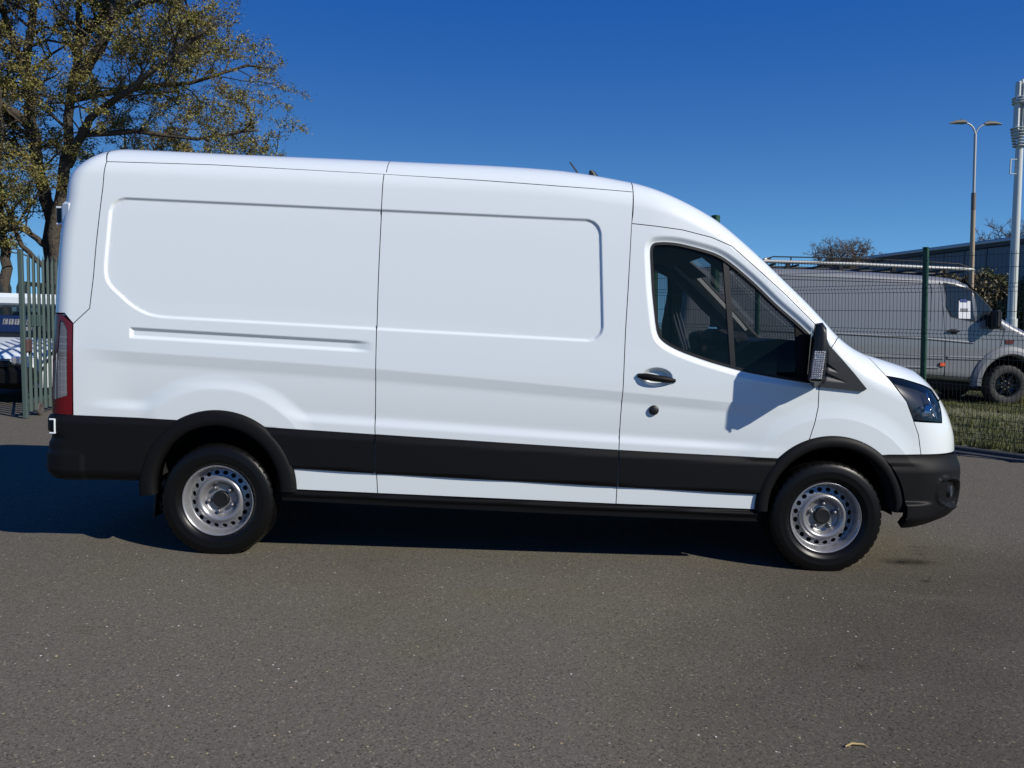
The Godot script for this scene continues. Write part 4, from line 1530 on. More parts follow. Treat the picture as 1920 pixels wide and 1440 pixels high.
func build_palisade() -> void:
	var f := thing("palisade_gate", "open green steel palisade gate standing beside the white van's tail", "gate")
	var a := Vector3(-4.76, 0, -4.88)
	var dir := Vector3(-.15, 0, -1.0).normalized()
	var lean := Vector3(-.022, 1, -.01).normalized()
	var b := Basis(dir, lean, dir.cross(Vector3.UP))
	var s := st()
	cbox(s, Vector3(0, 1.13, 0), Vector3(.06, 2.26, .06), .008)
	part("post", s.commit(), M.palisade, f).transform = Transform3D(b, a)
	for i in 16:
		s = st()
		# pale: W section with a split, pointed head
		var w := .082
		var hh := 2.22
		var xs := [-w * .5, -w * .18, w * .18, w * .5]
		var zs := [.0, .022, .022, .0]
		for k in 3:
			var p0 := Vector3(xs[k], .08, zs[k])
			var p1 := Vector3(xs[k + 1], .08, zs[k + 1])
			var q0 := Vector3(xs[k] * .8, hh - (.07 if k != 1 else .03), zs[k] + (.02 if k != 1 else .0))
			var q1 := Vector3(xs[k + 1] * .8, hh - (.07 if k != 1 else .03), zs[k + 1] + (.02 if k != 1 else .0))
			quad(s, p0, p1, q1, q0)
			quad(s, p1 - Vector3(0, 0, .004), p0 - Vector3(0, 0, .004), q0 - Vector3(0, 0, .004), q1 - Vector3(0, 0, .004))
			face_out(s, [q0, q1, Vector3((xs[k] + xs[k + 1]) * .5, hh + .03, .04 if k != 1 else .03)], Vector3(0, hh, -.2))
		part("pale", s.commit(), M.palisade, f).transform = Transform3D(b, a + dir * (.17 + .155 * i))
	for y: float in [.22, 1.82]:
		s = st()
		cbox(s, Vector3(1.28, y, -.025), Vector3(2.55, .06, .045), .006)
		part("rail", s.commit(), M.palisade, f).transform = Transform3D(b, a)
	s = st()
	rod(s, Vector3(.1, .28, -.03), Vector3(2.4, 1.75, -.03), .018, 6)
	part("brace", s.commit(), M.palisade, f).transform = Transform3D(b, a)
	s = st()
	cbox(s, Vector3(.06, .98, .03), Vector3(.14, .18, .07), .02)
	part("lock_box", s.commit(), mat(.07, .035, .03, .7), f).transform = Transform3D(b, a)
	s = st()
	cbox(s, Vector3(.36, 1.32, .02), Vector3(.42, .16, .012), .004)
	part("sign_plate", s.commit(), M.palisade, f).transform = Transform3D(b, a)
	s = st()
	lathe(s, V([.05, -.02, .085, -.022, .09, -.012, .09, .012, .085, .022, .05, .02, .045, .005, .001, .006]), Vector3.ZERO, 24)
	var wh := part("castor", s.commit(), mat(.10, .085, .075, .7, .2), f)
	wh.transform = Transform3D(b, a + dir * .42 + Vector3(.02, .09, .02))
	# the fence further back, shade put into its darker colour
	var g := thing("palisade_fence", "steel palisade fence with shade painted into its colour, in the background at the left, behind the parked white car", "fence")
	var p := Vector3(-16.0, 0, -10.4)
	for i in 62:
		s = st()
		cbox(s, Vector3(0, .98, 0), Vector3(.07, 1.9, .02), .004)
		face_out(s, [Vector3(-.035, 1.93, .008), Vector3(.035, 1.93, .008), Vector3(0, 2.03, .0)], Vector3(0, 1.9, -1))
		part("pale", s.commit(), M.palisade_shaded, g).position = p + Vector3(.16 * i, 0, -.02 * i)
	for y: float in [.3, 1.62]:
		s = st()
		rod(s, p + Vector3(0, y, -.04), p + Vector3(9.9, y, -1.28), .03, 4)
		part("rail", s.commit(), M.palisade_shaded, g)

# ---------------------------------------------------------------- a body between two outlined sides
# side skin of an outline in (x, y): rounded towards its border, leaning in with height
func slab(outline: PackedVector2Array, zc: float, half: float, lean_in: float, r: float, y0: float, cell := .08, holes: Array = []) -> Array:
	var pl := ccw(outline)
	var vs := PackedVector3Array()
	var ns := PackedVector3Array()
	var zf := func(p: Vector2) -> float:
		var d := clampf(-sdpoly(p, pl), 0.0, r)
		var k := r - sqrt(maxf(r * r - (r - d) * (r - d), 0.0))
		var t := maxf(0.0, p.y - y0)
		return half - lean_in * t * t - k
	var lo := pl[0]
	var hi := pl[0]
	for p in pl:
		lo = lo.min(p)
		hi = hi.max(p)
	var tri := func(poly: PackedVector2Array, zz: Callable) -> void:
		var id := Geometry2D.triangulate_polygon(poly)
		for t in range(0, id.size(), 3):
			var e := [poly[id[t]], poly[id[t + 1]], poly[id[t + 2]]]
			var ar: float = (e[1] - e[0]).cross(e[2] - e[0])
			if absf(ar) < 1e-8: continue
			for o: int in ([0, 2, 1] if ar > 0.0 else [0, 1, 2]):
				var q: Vector2 = e[o]
				vs.append(Vector3(q.x, q.y, zz.call(q)))
				var h := .01
				var zx: float = (zz.call(q + Vector2(h, 0)) - zz.call(q - Vector2(h, 0))) / (2 * h)
				var zy: float = (zz.call(q + Vector2(0, h)) - zz.call(q - Vector2(0, h))) / (2 * h)
				ns.append(Vector3(-zx, -zy, 1).normalized())
	var x := lo.x
	while x < hi.x:
		var y := lo.y
		while y < hi.y:
			var cellp := PackedVector2Array([Vector2(x, y), Vector2(x + cell, y), Vector2(x + cell, y + cell), Vector2(x, y + cell)])
			for q in Geometry2D.intersect_polygons(cellp, pl):
				var rest: Array = [q]
				for hole: PackedVector2Array in holes:
					var nxt := []
					for w in rest:
						nxt.append_array(Geometry2D.clip_polygons(w, ccw(hole)))
					rest = nxt
				for w: PackedVector2Array in rest:
					tri.call(w, zf)
			y += cell
		x += cell
	# the far side
	var n0 := vs.size()
	for i in range(0, n0, 3):
		for o: int in [0, 2, 1]:
			vs.append(Vector3(vs[i + o].x, vs[i + o].y, -vs[i + o].z))
			ns.append(Vector3(ns[i + o].x, ns[i + o].y, -ns[i + o].z))
	# the band between the sides
	for i in pl.size():
		var a := pl[i]
		var b := pl[(i + 1) % pl.size()]
		var za: float = zf.call(a)
		var zb: float = zf.call(b)
		var n := Vector3(b.y - a.y, a.x - b.x, 0).normalized()
		for w: Vector3 in [Vector3(a.x, a.y, za), Vector3(b.x, b.y, -zb), Vector3(b.x, b.y, zb), Vector3(a.x, a.y, za), Vector3(a.x, a.y, -za), Vector3(b.x, b.y, -zb)]:
			vs.append(w)
			ns.append(n)
	for i in vs.size():
		vs[i].z += zc
	return [vs, ns]

func build_grey_van() -> void:
	var zc := -10.15
	var zs := -9.15
	var van := thing("grey_van", "grey high panel van with black roof rack and chunky tyres parked beyond the mesh fence", "van")
	var top := V([4.95, .75, 4.9, 1.5, 5.0, 2.35, 5.15, 2.58, 5.5, 2.64, 6.5, 2.64, 7.81, 2.64, 9.29, 2.59, 9.74, 2.57, 10.09, 2.53, 10.30, 2.44, 10.51, 2.27, 10.78, 2.0, 10.88, 1.88, 11.0, 1.80, 11.18, 1.70, 11.4, 1.60, 11.68, 1.36, 11.82, 1.01, 11.87, .62, 11.80, .45, 11.0, .48, 10.4, .60, 9.49, .65, 6.69, .70])
	var arch := circle(Vector2(11.1, .60), .53, 40)
	var arch2 := circle(Vector2(7.55, .62), .50, 40)
	var body := cut(cut(top, arch), arch2)
	var win := V([9.83, 2.43, 10.32, 2.33, 10.40, 1.75, 9.97, 1.83, 9.88, 2.0])
	var quarter := V([10.40, 2.29, 10.66, 2.03, 10.75, 1.88, 10.46, 1.74])
	var sh := slab(body, zc, 1.0, .055, .14, 1.2, .07)
	part("body", soup(sh[0], sh[1]), M.grey_paint, van)
	var zf := func(x: float, y: float, o := .0) -> float:
		var t := maxf(0.0, y - 1.2)
		return zc + 1.0 - .055 * t * t + o
	var patch := func(called: String, poly: PackedVector2Array, o: float, m: Material) -> void:
		var vs := PackedVector3Array()
		var ns := PackedVector3Array()
		var id := Geometry2D.triangulate_polygon(ccw(poly))
		var c := ccw(poly)
		for t in range(0, id.size(), 3):
			var ar := (c[id[t + 1]] - c[id[t]]).cross(c[id[t + 2]] - c[id[t]])
			for q: int in ([0, 2, 1] if ar > 0 else [0, 1, 2]):
				var p := c[id[t + q]]
				vs.append(Vector3(p.x, p.y, zf.call(p.x, p.y, o)))
				ns.append(Vector3(0, .1, 1).normalized())
		for i in c.size():
			var p := c[i]
			var q := c[(i + 1) % c.size()]
			var n := Vector3(q.y - p.y, p.x - q.x, 0).normalized()
			for w: Vector3 in [Vector3(p.x, p.y, zf.call(p.x, p.y, o)), Vector3(q.x, q.y, zf.call(q.x, q.y, -.02)), Vector3(q.x, q.y, zf.call(q.x, q.y, o)), Vector3(p.x, p.y, zf.call(p.x, p.y, o)), Vector3(p.x, p.y, zf.call(p.x, p.y, -.02)), Vector3(q.x, q.y, zf.call(q.x, q.y, -.02))]:
				vs.append(w)
				ns.append(n)
		part(called, soup(vs, ns), m, van)
	patch.call("window_seal", Geometry2D.offset_polygon(ccw(win), .025)[0], .003, M.rubber)
	patch.call("door_window", win, .006, M.dark_glass)
	patch.call("window_seal", Geometry2D.offset_polygon(ccw(quarter), .02)[0], .003, M.rubber)
	patch.call("quarter_window", quarter, .006, M.dark_glass)
	patch.call("price_paper", V([10.09, 2.12, 10.31, 2.12, 10.32, 1.79, 10.10, 1.79]), .009, M.paper)
	patch.call("paper_print", V([10.13, 1.98, 10.27, 1.98, 10.27, 1.92, 10.13, 1.92]), .012, M.grey_trim)
	patch.call("paper_heading", V([10.12, 2.15, 10.25, 2.15, 10.25, 2.095, 10.12, 2.095]), .014, M.blue_print)
	# panel lines
	var s := st()
	for l in [V([9.74, 2.46, 9.82, 1.9, 9.87, 1.36, 9.91, .68]), V([10.96, 1.62, 10.92, 1.3]), V([6.6, 2.43, 9.50, 2.43, 9.57, 2.40, 9.59, 2.33, 9.58, 1.72]), V([6.5, 2.50, 9.4, 2.47])]:
		var pts := PackedVector3Array()
		for p: Vector2 in l: pts.append(Vector3(p.x, p.y, zf.call(p.x, p.y, .001)))
		tube(s, pts, PackedFloat32Array([.007]), 4)
	part("panel_gaps", s.commit(), M.seam, van)
	s = st()
	var pts := PackedVector3Array()
	for p: Vector2 in V([6.3, 1.475, 7.5, 1.455, 9.46, 1.40, 10.4, 1.345]): pts.append(Vector3(p.x, p.y, zf.call(p.x, p.y, -.012)))
	tube(s, pts, PackedFloat32Array([.028]), 8)
	part("swage_line", s.commit(), M.grey_paint, van)
	for e in [[V([6.7, 1.05, 9.86, 1.055]), .035], [V([9.92, 1.055, 10.62, 1.05]), .035], [V([6.7, .865, 9.78, .85]), .02]]:
		s = st()
		var l: PackedVector2Array = e[0]
		cbox(s, Vector3((l[0].x + l[1].x) * .5, (l[0].y + l[1].y) * .5, zf.call(8, 1.0, .004)), Vector3(l[1].x - l[0].x, e[1] * 2, .03), .012)
		part("rubbing_strip", s.commit(), M.grey_trim, van)
	# flared arches
	for c: Vector2 in [Vector2(11.1, .60), Vector2(7.55, .62)]:
		s = st()
		var prof := V([.70, -.01, .685, .03, .62, .075, .56, .085, .53, .06, .525, -.12])
		for i in 32:
			for j in prof.size() - 1:
				var f := func(a: int, b: int) -> Vector3:
					var t := deg_to_rad(lerpf(-6, 186, a / 32.0))
					return Vector3(c.x + cos(t) * prof[b].x, c.y + sin(t) * prof[b].x, zs + prof[b].y)
				face_out(s, [f.call(i, j), f.call(i, j + 1), f.call(i + 1, j + 1), f.call(i + 1, j)], Vector3(c.x, c.y, zs - .8) + Vector3(cos(deg_to_rad(6.0 * i)), sin(deg_to_rad(6.0 * i)), 0) * .6)
		part("wheel_arch_flare", s.commit(), M.grey_trim, van)
		for sd in 2:
			var w := Node3D.new()
			w.name = "wheel"
			van.add_child(w, true)
			w.position = Vector3(c.x, .565, zc + (.86 if sd == 0 else -.86))
			w.rotation.y = 0.0 if sd == 0 else PI
			s = st()
			lathe(s, V([.22, -.12, .33, -.135, .375, -.12, .385, -.06, .385, .06, .375, .12, .345, .14, .30, .145, .25, .138, .228, .12, .222, .10]), Vector3.ZERO, 96, func(p: Vector2, a: float) -> float:
				return -.014 if p.x > .34 and (int(round(a / TAU * 96)) % 4) < 2 else 0.0)
			part("tyre", s.commit(), mat(.03, .03, .03, .8), w)
			s = st()
			lathe(s, V([.222, .10, .225, .112, .214, .112, .205, .09, .195, .02, .12, .015, .06, .04, .05, .06, .001, .06]), Vector3.ZERO, 48)
			for k in 6:
				var a := TAU * k / 6
				cbox(s, Vector3(cos(a) * .13, sin(a) * .13, .06), Vector3(.15, .04, .05), .01, Basis(Vector3.BACK, a))
			part("rim", s.commit(), mat(.012, .012, .013, .25, .3, .6), w)
			for k in 6:
				s = st()
				var a := TAU * (k + .5) / 6
				rod(s, Vector3(cos(a) * .075, sin(a) * .075, .03), Vector3(cos(a) * .075, sin(a) * .075, .07), .013, 6)
				part("wheel_nut", s.commit(), M.chrome, w)
	s = st()
	cbox(s, Vector3(10.0, 1.55, zf.call(10, 1.55, .03)), Vector3(.24, .035, .03), .012)
	part("door_handle", s.commit(), M.rubber, van)
	s = st()
	cbox(s, Vector3(10.02, 1.545, zf.call(10, 1.55, .005)), Vector3(.11, .10, .012), .005)
	part("handle_bowl", s.commit(), M.seam, van)
	s = st()
	cbox(s, Vector3(10.70, 1.79, zs + .14), Vector3(.13, .34, .24), .04)
	cbox(s, Vector3(10.74, 1.66, zs + .02), Vector3(.14, .10, .20), .03)
	part("door_mirror", s.commit(), M.rubber, van)
	patch.call("mirror_base", V([10.60, 1.88, 10.80, 1.84, 10.98, 1.60, 10.62, 1.66]), .012, M.rubber)
	patch.call("marker_lamp", V([9.79, .955, 9.89, .955, 9.89, .895, 9.79, .895]), .034, M.amber)
	patch.call("side_repeater", V([10.99, 1.41, 11.16, 1.41, 11.14, 1.34, 11.0, 1.34]), .012, mat(.10, .02, .012, .3))
	patch.call("marker_lamp", V([8.6, .89, 8.74, .89, 8.74, .83, 8.6, .83]), .034, M.red_lens)
	s = st()
	cbox(s, Vector3(8.6, .55, zc), Vector3(7.0, .25, 1.5), .04)
	cbox(s, Vector3(9.45, .38, zc + .5), Vector3(.5, .3, .4), .04)
	part("underbody", s.commit(), M.under, van)
	var ws := PackedVector3Array([Vector3(10.25, 2.50, zc + .78), Vector3(10.25, 2.50, zc - .78), Vector3(10.92, 1.87, zc - .88), Vector3(10.92, 1.87, zc + .88)])
	s = st()
	quad(s, ws[3] + Vector3(.02, .02, 0), ws[2] + Vector3(.02, .02, 0), ws[1] + Vector3(.02, .02, 0), ws[0] + Vector3(.02, .02, 0))
	part("windscreen", s.commit(), M.dark_glass, van)
	# roof rack
	for k in 2:
		var z := zc + (.72 if k == 0 else -.72)
		s = st()
		tube(s, PackedVector3Array([Vector3(6.62, 2.83, z - .06), Vector3(6.50, 2.80, z), Vector3(6.47, 2.77, z), Vector3(8.2, 2.765, z), Vector3(9.5, 2.74, z), Vector3(10.42, 2.725, z), Vector3(10.50, 2.72, z - .05)]), PackedFloat32Array([.03, .034, .034, .034, .034, .034, .02]), 8)
		part("rack_rail", s.commit(), M.galv if k == 0 else M.rubber, van)
		s = st()
		tube(s, PackedVector3Array([Vector3(6.5, 2.80, z), Vector3(6.66, 2.86, z), Vector3(7.89, 2.872, z), Vector3(9.37, 2.852, z), Vector3(10.2, 2.82, z), Vector3(10.45, 2.73, z)]), PackedFloat32Array([.013]), 6)
		part("rack_guard_rail", s.commit(), M.rubber, van)
		for i in 7:
			s = st()
			var x := 7.0 + .53 * i
			rod(s, Vector3(x, 2.74, z), Vector3(x, 2.862 - .006 * i, z), .014, 5)
			part("rack_upright", s.commit(), M.rubber, van)
		for i in 4:
			s = st()
			var x := 6.95 + 1.0 * i
			cbox(s, Vector3(x, 2.69, z), Vector3(.09, .12, .05), .01)
			part("rack_foot", s.commit(), M.rubber, van)
	for i in 9:
		s = st()
		var x := 6.7 + .45 * i
		rod(s, Vector3(x, 2.72 - .004 * i, zc - .72), Vector3(x, 2.72 - .004 * i, zc + .72), .02, 6)
		part("rack_crossbar", s.commit(), M.rubber, van)

func build_parked_car() -> void:
	var o := thing("parked_car", "white car facing the yard behind the palisade gate, price board in its windscreen", "car", Vector3(-6.35, 0, -6.45))
	o.rotation.y = .10
	# half profiles across: front (+z) of the car looks at the yard
	var secs := [
		# z, half width, top y, bottom y
		[.02, .66, .66, .30], [-.03, .78, .74, .26], [-.15, .86, .80, .25], [-.5, .885, .90, .25], [-1.05, .89, 1.00, .26]]
	var ring := func(e: Array) -> PackedVector3Array:
		var q := PackedVector3Array()
		for i in 25:
			var t := PI * i / 24.0
			var c := cos(t)
			var si := sin(t)
			var x: float = e[1] * signf(c) * pow(absf(c), .32)
			var y: float = lerpf(e[2] - .16, e[2], pow(si, .55)) if si > 0.0 else e[2] - .16
			q.append(Vector3(x, y, e[0]))
		q.insert(0, Vector3(e[1] * .97, e[3], e[0]))
		q.append(Vector3(-e[1] * .97, e[3], e[0]))
		return q
	var vs := PackedVector3Array()
	var ns := PackedVector3Array()
	for i in secs.size() - 1:
		var a: PackedVector3Array = ring.call(secs[i])
		var b: PackedVector3Array = ring.call(secs[i + 1])
		for k in a.size() - 1:
			var n := (a[k + 1] - a[k]).cross(b[k] - a[k])
			if n.dot(a[k] - Vector3(0, .5, -.6)) < 0.0: n = -n
			for w: Vector3 in [a[k], a[k + 1], b[k + 1], a[k], b[k + 1], b[k]]:
				vs.append(w)
				ns.append(n)
	var sh := smooth_soup(vs, ns)
	part("bonnet", soup(sh[0], sh[1]), M.white, o)
	# cabin: pillars, roof, sides
	var s := st()
	cbox(s, Vector3(0, 1.62, -2.60), Vector3(1.50, .24, 2.1), .07)
	for sd: float in [-1.0, 1.0]:
		tube(s, PackedVector3Array([Vector3(.82 * sd, .98, -1.02), Vector3(.77 * sd, 1.35, -1.45), Vector3(.71 * sd, 1.60, -1.62)]), PackedFloat32Array([.055, .045, .05]), 8)
		cbox(s, Vector3(.84 * sd, .66, -2.4), Vector3(.10, .78, 2.8), .04)
		cbox(s, Vector3(.72 * sd, 1.3, -2.6), Vector3(.06, .6, .12), .02)
	part("cabin_frame", s.commit(), M.white, o)
	s = st()
	for sd: float in [-1.0, 1.0]:
		face_out(s, [Vector3(.80 * sd, 1.02, -1.1), Vector3(.66 * sd, 1.56, -1.72), Vector3(.66 * sd, 1.56, -3.3), Vector3(.80 * sd, 1.02, -3.4)], Vector3(0, 1.2, -2.4))
	part("side_window", s.commit(), M.window, o)
	s = st()
	face_out(s, [Vector3(-.80, .99, -1.03), Vector3(.80, .99, -1.03), Vector3(.71, 1.55, -1.60), Vector3(-.71, 1.55, -1.60)], Vector3(0, 1.2, -2.4))
	part("windscreen", s.commit(), M.window, o)
	s = st()
	cbox(s, Vector3(0, .80, -2.3), Vector3(1.5, .5, 2.2), .05)
	cbox(s, Vector3(.38, 1.15, -2.1), Vector3(.45, .55, .15), .05)
	cbox(s, Vector3(-.38, 1.15, -2.1), Vector3(.45, .55, .15), .05)
	part("interior", s.commit(), M.trim_dark, o)
	# price board behind the windscreen
	var board := Node3D.new()
	board.name = "price_board"
	o.add_child(board, true)
	board.position = Vector3(-.20, 1.22, -1.44)
	board.rotation.x = -.35
	s = st()
	cbox(s, Vector3.ZERO, Vector3(.62, .30, .012), .003)
	part("panel", s.commit(), M.blue_print, board)
	s = st()
	for i in 5:
		cbox(s, Vector3(-.20 + .095 * i, .03, .009), Vector3(.075, .10, .006), .002)
	cbox(s, Vector3(.17, -.09, .009), Vector3(.16, .07, .006), .002)
	part("digit_tile", s.commit(), M.paper, board)
	var font := SystemFont.new()
	font.font_names = PackedStringArray(["Droid Sans"])
	var chars := ["£", "1", "1", ",", "0"]
	for i in 5:
		var t := TextMesh.new()
		t.text = chars[i]
		t.font = font
		t.font_size = 32
		t.pixel_size = .0032
		t.depth = .003
		var d := part("digit", t, M.ink, board)
		d.position = Vector3(-.20 + .095 * i, .03, .0145)
	# lamps, bumper, grille
	for sd: float in [-1.0, 1.0]:
		var lamp := Node3D.new()
		lamp.name = "headlight"
		o.add_child(lamp, true)
		lamp.position = Vector3(.58 * sd, .68, -.02)
		lamp.rotation.y = .35 * sd
		s = st()
		cbox(s, Vector3.ZERO, Vector3(.34, .15, .12), .03)
		part("lens", s.commit(), M.clear_lens, lamp)
		s = st()
		cbox(s, Vector3(0, 0, -.02), Vector3(.31, .12, .08), .02)
		lathe(s, V([.05, .02, .045, .035, .03, .025, .001, .022]), Vector3(.06, 0, 0), 16)
		lathe(s, V([.045, .02, .04, .035, .03, .025, .001, .022]), Vector3(-.06, 0, 0), 16)
		part("reflector", s.commit(), M.chrome, lamp)
		s = st()
		cbox(s, Vector3(.98 * sd, 1.05, -1.15), Vector3(.20, .14, .10), .04)
		part("door_mirror", s.commit(), M.white, o)
		for zz: float in [-.85, -3.3]:
			var w := Node3D.new()
			w.name = "wheel"
			o.add_child(w, true)
			w.position = Vector3(.76 * sd, .31, zz)
			w.rotation.y = PI / 2 * sd
			s = st()
			lathe(s, V([.19, -.09, .29, -.10, .31, -.07, .31, .07, .29, .10, .21, .105, .20, .09]), Vector3.ZERO, 40)
			part("tyre", s.commit(), M.tyre, w)
			s = st()
			lathe(s, V([.20, .09, .19, .08, .10, .06, .001, .07]), Vector3.ZERO, 30)
			part("rim", s.commit(), M.rim, w)
	s = st()
	cbox(s, Vector3(0, .42, -.02), Vector3(1.56, .34, .22), .08)
	part("bumper", s.commit(), M.plastic, o)
	s = st()
	for i in 5:
		cbox(s, Vector3(0, .585 + .028 * i, .06 - .008 * i), Vector3(.80, .014, .03), .005)
	part("grille", s.commit(), M.rubber, o)
	s = st()
	cbox(s, Vector3(0, .3, -2.0), Vector3(1.4, .2, 3.4), .05)
	part("underbody", s.commit(), M.under, o)

func build_masts() -> void:
	var lamp := thing("street_lamp", "tall twin-arm street lamp, galvanised above and rust-brown below, behind the grey van", "street lamp", Vector3(22.25, 0, -30))
	var lean := Vector3(-.045, 1, 0).normalized()
	var b := Basis(Vector3(1, .045, 0).normalized(), lean, Vector3.BACK)
	lamp.basis = b
	var s := st()
	rod(s, Vector3(0, 0, 0), Vector3(0, 7.0, 0), .115, 10, .095)
	part("lower_pole", s.commit(), M.rust_paint, lamp)
	s = st()
	rod(s, Vector3(0, 7.0, 0), Vector3(0, 7.75, 0), .10, 10)
	part("collar", s.commit(), mat(.16, .14, .13, .6), lamp)
	s = st()
	rod(s, Vector3(0, 7.75, 0), Vector3(0, 10.3, 0), .06, 10)
	part("upper_pole", s.commit(), M.galv, lamp)
	for sd: float in [-1.0, 1.0]:
		s = st()
		var p := PackedVector3Array()
		for i in 9:
			var t := i / 8.0
			p.append(Vector3(sd * .48 * (1.0 - cos(t * PI / 2)), 10.2 + .58 * sin(t * PI / 2) * (1.0 if sd < 0 else .85), 0))
		tube(s, p, PackedFloat32Array([.035]), 8)
		part("arm", s.commit(), M.galv, lamp)
		s = st()
		var y := 10.80 if sd < 0 else 10.72
		tube(s, PackedVector3Array([Vector3(sd * .38, y, 0), Vector3(sd * .55, y + .02, 0), Vector3(sd * .85, y + .02, 0), Vector3(sd * 1.15, y - .03, 0)]), PackedFloat32Array([.05, .10, .09, .025]), 10)
		cbox(s, Vector3(sd * .6, y + .11, 0), Vector3(.10, .06, .10), .02)
		part("lamp_head", s.commit(), mat(.12, .12, .11, .5), lamp)
	var mast := thing("phone_mast", "pale grey phone mast with ringed antennas at its top, right edge of the view", "mast", Vector3(30.25, 0, -40))
	mast.basis = Basis(Vector3(1, .03, 0).normalized(), Vector3(-.03, 1, 0).normalized(), Vector3.BACK)
	s = st()
	rod(s, Vector3.ZERO, Vector3(0, 2.5, 0), .30, 20)
	rod(s, Vector3(0, 2.5, 0), Vector3(0, 12.2, 0), .235, 20, .19)
	part("pole", s.commit(), M.mast_paint, mast)
	s = st()
	for y: float in [10.6, 11.4]:
		rod(s, Vector3(-.1, y, .1), Vector3(-.52, y, .1), .025, 6)
	rod(s, Vector3(-.52, 10.6, .1), Vector3(-.52, 11.4, .1), .04, 6)
	part("bracket", s.commit(), M.mast_paint, mast)
	for k in 3:
		var a := TAU * k / 3 + .9
		s = st()
		cbox(s, Vector3(cos(a) * .26, 13.6, sin(a) * .26), Vector3(.36, 1.9, .2), .05, Basis(Vector3.UP, -a + PI / 2))
		part("antenna_panel", s.commit(), M.mast_paint, mast)
		s = st()
		cbox(s, Vector3(cos(a) * .24, 15.25, sin(a) * .24), Vector3(.32, .85, .18), .05, Basis(Vector3.UP, -a + PI / 2))
		part("antenna_panel", s.commit(), M.mast_paint, mast)
	s = st()
	rod(s, Vector3(0, 12, 0), Vector3(0, 15.8, 0), .09, 10)
	part("spigot", s.commit(), M.mast_paint, mast)
	for i in 7:
		s = st()
		var r := .30 + .025 * i
		lathe(s, V([r, -.03, r + .05, -.03, r + .06, 0, r + .05, .03, r, .03, r - .12, .02]), Vector3.ZERO, 28)
		var o := part("ring", s.commit(), M.mast_paint, mast)
		o.position = Vector3(0, 12.15 + .16 * i, 0)
		o.rotation.x = -PI / 2
	for i in 3:
		s = st()
		lathe(s, V([.42, -.03, .47, -.03, .48, 0, .47, .03, .42, .03, .25, .02]), Vector3.ZERO, 28)
		var o := part("ring", s.commit(), M.mast_paint, mast)
		o.position = Vector3(0, 14.5 + .14 * i, 0)
		o.rotation.x = -PI / 2

func build_warehouse() -> void:
	var w := thing("warehouse", "long low grey clad warehouse with a pale eaves trim, behind the hedge and grey van", "warehouse")
	var a := Vector3(33.2, 0, -77.0)
	var b := Vector3(40.0, 0, -30.5)
	var d := (b - a).normalized()
	var n := Vector3(-d.z, 0, d.x)
	if n.z < 0: n = -n
	var l := a.distance_to(b)
	var bs := Basis(d, Vector3.UP, n)
	var ya := 8.35
	var s := st()
	cbox(s, a + d * l * .5 - n * 9.0 + Vector3(0, ya * .5, 0), Vector3(l, ya, 18.0), .05, bs)
	part("wall", s.commit(), M.clad, w)
	for i in 20:
		s = st()
		var x := l * (i + .5) / 20.0
		cbox(s, a + d * x + n * .05 + Vector3(0, ya * .5, 0), Vector3(l / 20.0 - .10, ya - .9, .10), .02, bs)
		part("cladding_panel", s.commit(), M.clad, w)
	s = st()
	cbox(s, a + d * l * .5 + n * .10 + Vector3(0, ya - .02, 0), Vector3(l + .4, .22, .5), .03, bs)
	part("eaves_trim", s.commit(), M.clad_pale, w)
	s = st()
	cbox(s, a + d * l * .5 + n * .14 + Vector3(0, ya - .35, 0), Vector3(l + .2, .14, .25), .03, bs)
	part("gutter", s.commit(), mat(.06, .06, .065, .6), w)
	s = st()
	cbox(s, a + d * l * .5 - n * 9 + Vector3(0, ya + .12, 0), Vector3(l, .2, 17.6), .03, bs)
	part("roof", s.commit(), mat(.12, .12, .125, .7), w)

# ---------------------------------------------------------------- trees
func leaf_mesh(n: int, size: float, spread: float, seed_no: int) -> ArrayMesh:
	var r := RandomNumberGenerator.new()
	r.seed = seed_no
	var s := st()
	for i in n:
		var c := Vector3(r.randfn(), r.randfn(), r.randfn()) * spread
		var bs := Basis.from_euler(Vector3(r.randf() * TAU, r.randf() * TAU, r.randf() * TAU))
		var k := size * r.randf_range(.6, 1.2)
		var p := [c + bs * Vector3(-k * .3, 0, 0), c + bs * Vector3(0, k * .6, k * .1), c + bs * Vector3(k * .3, 0, 0), c + bs * Vector3(0, -k * .5, 0)]
		var nn := bs.z
		for e: int in [0, 1, 2, 0, 2, 3]:
			s.set_normal(nn)
			s.add_vertex(p[e])
	return s.commit()

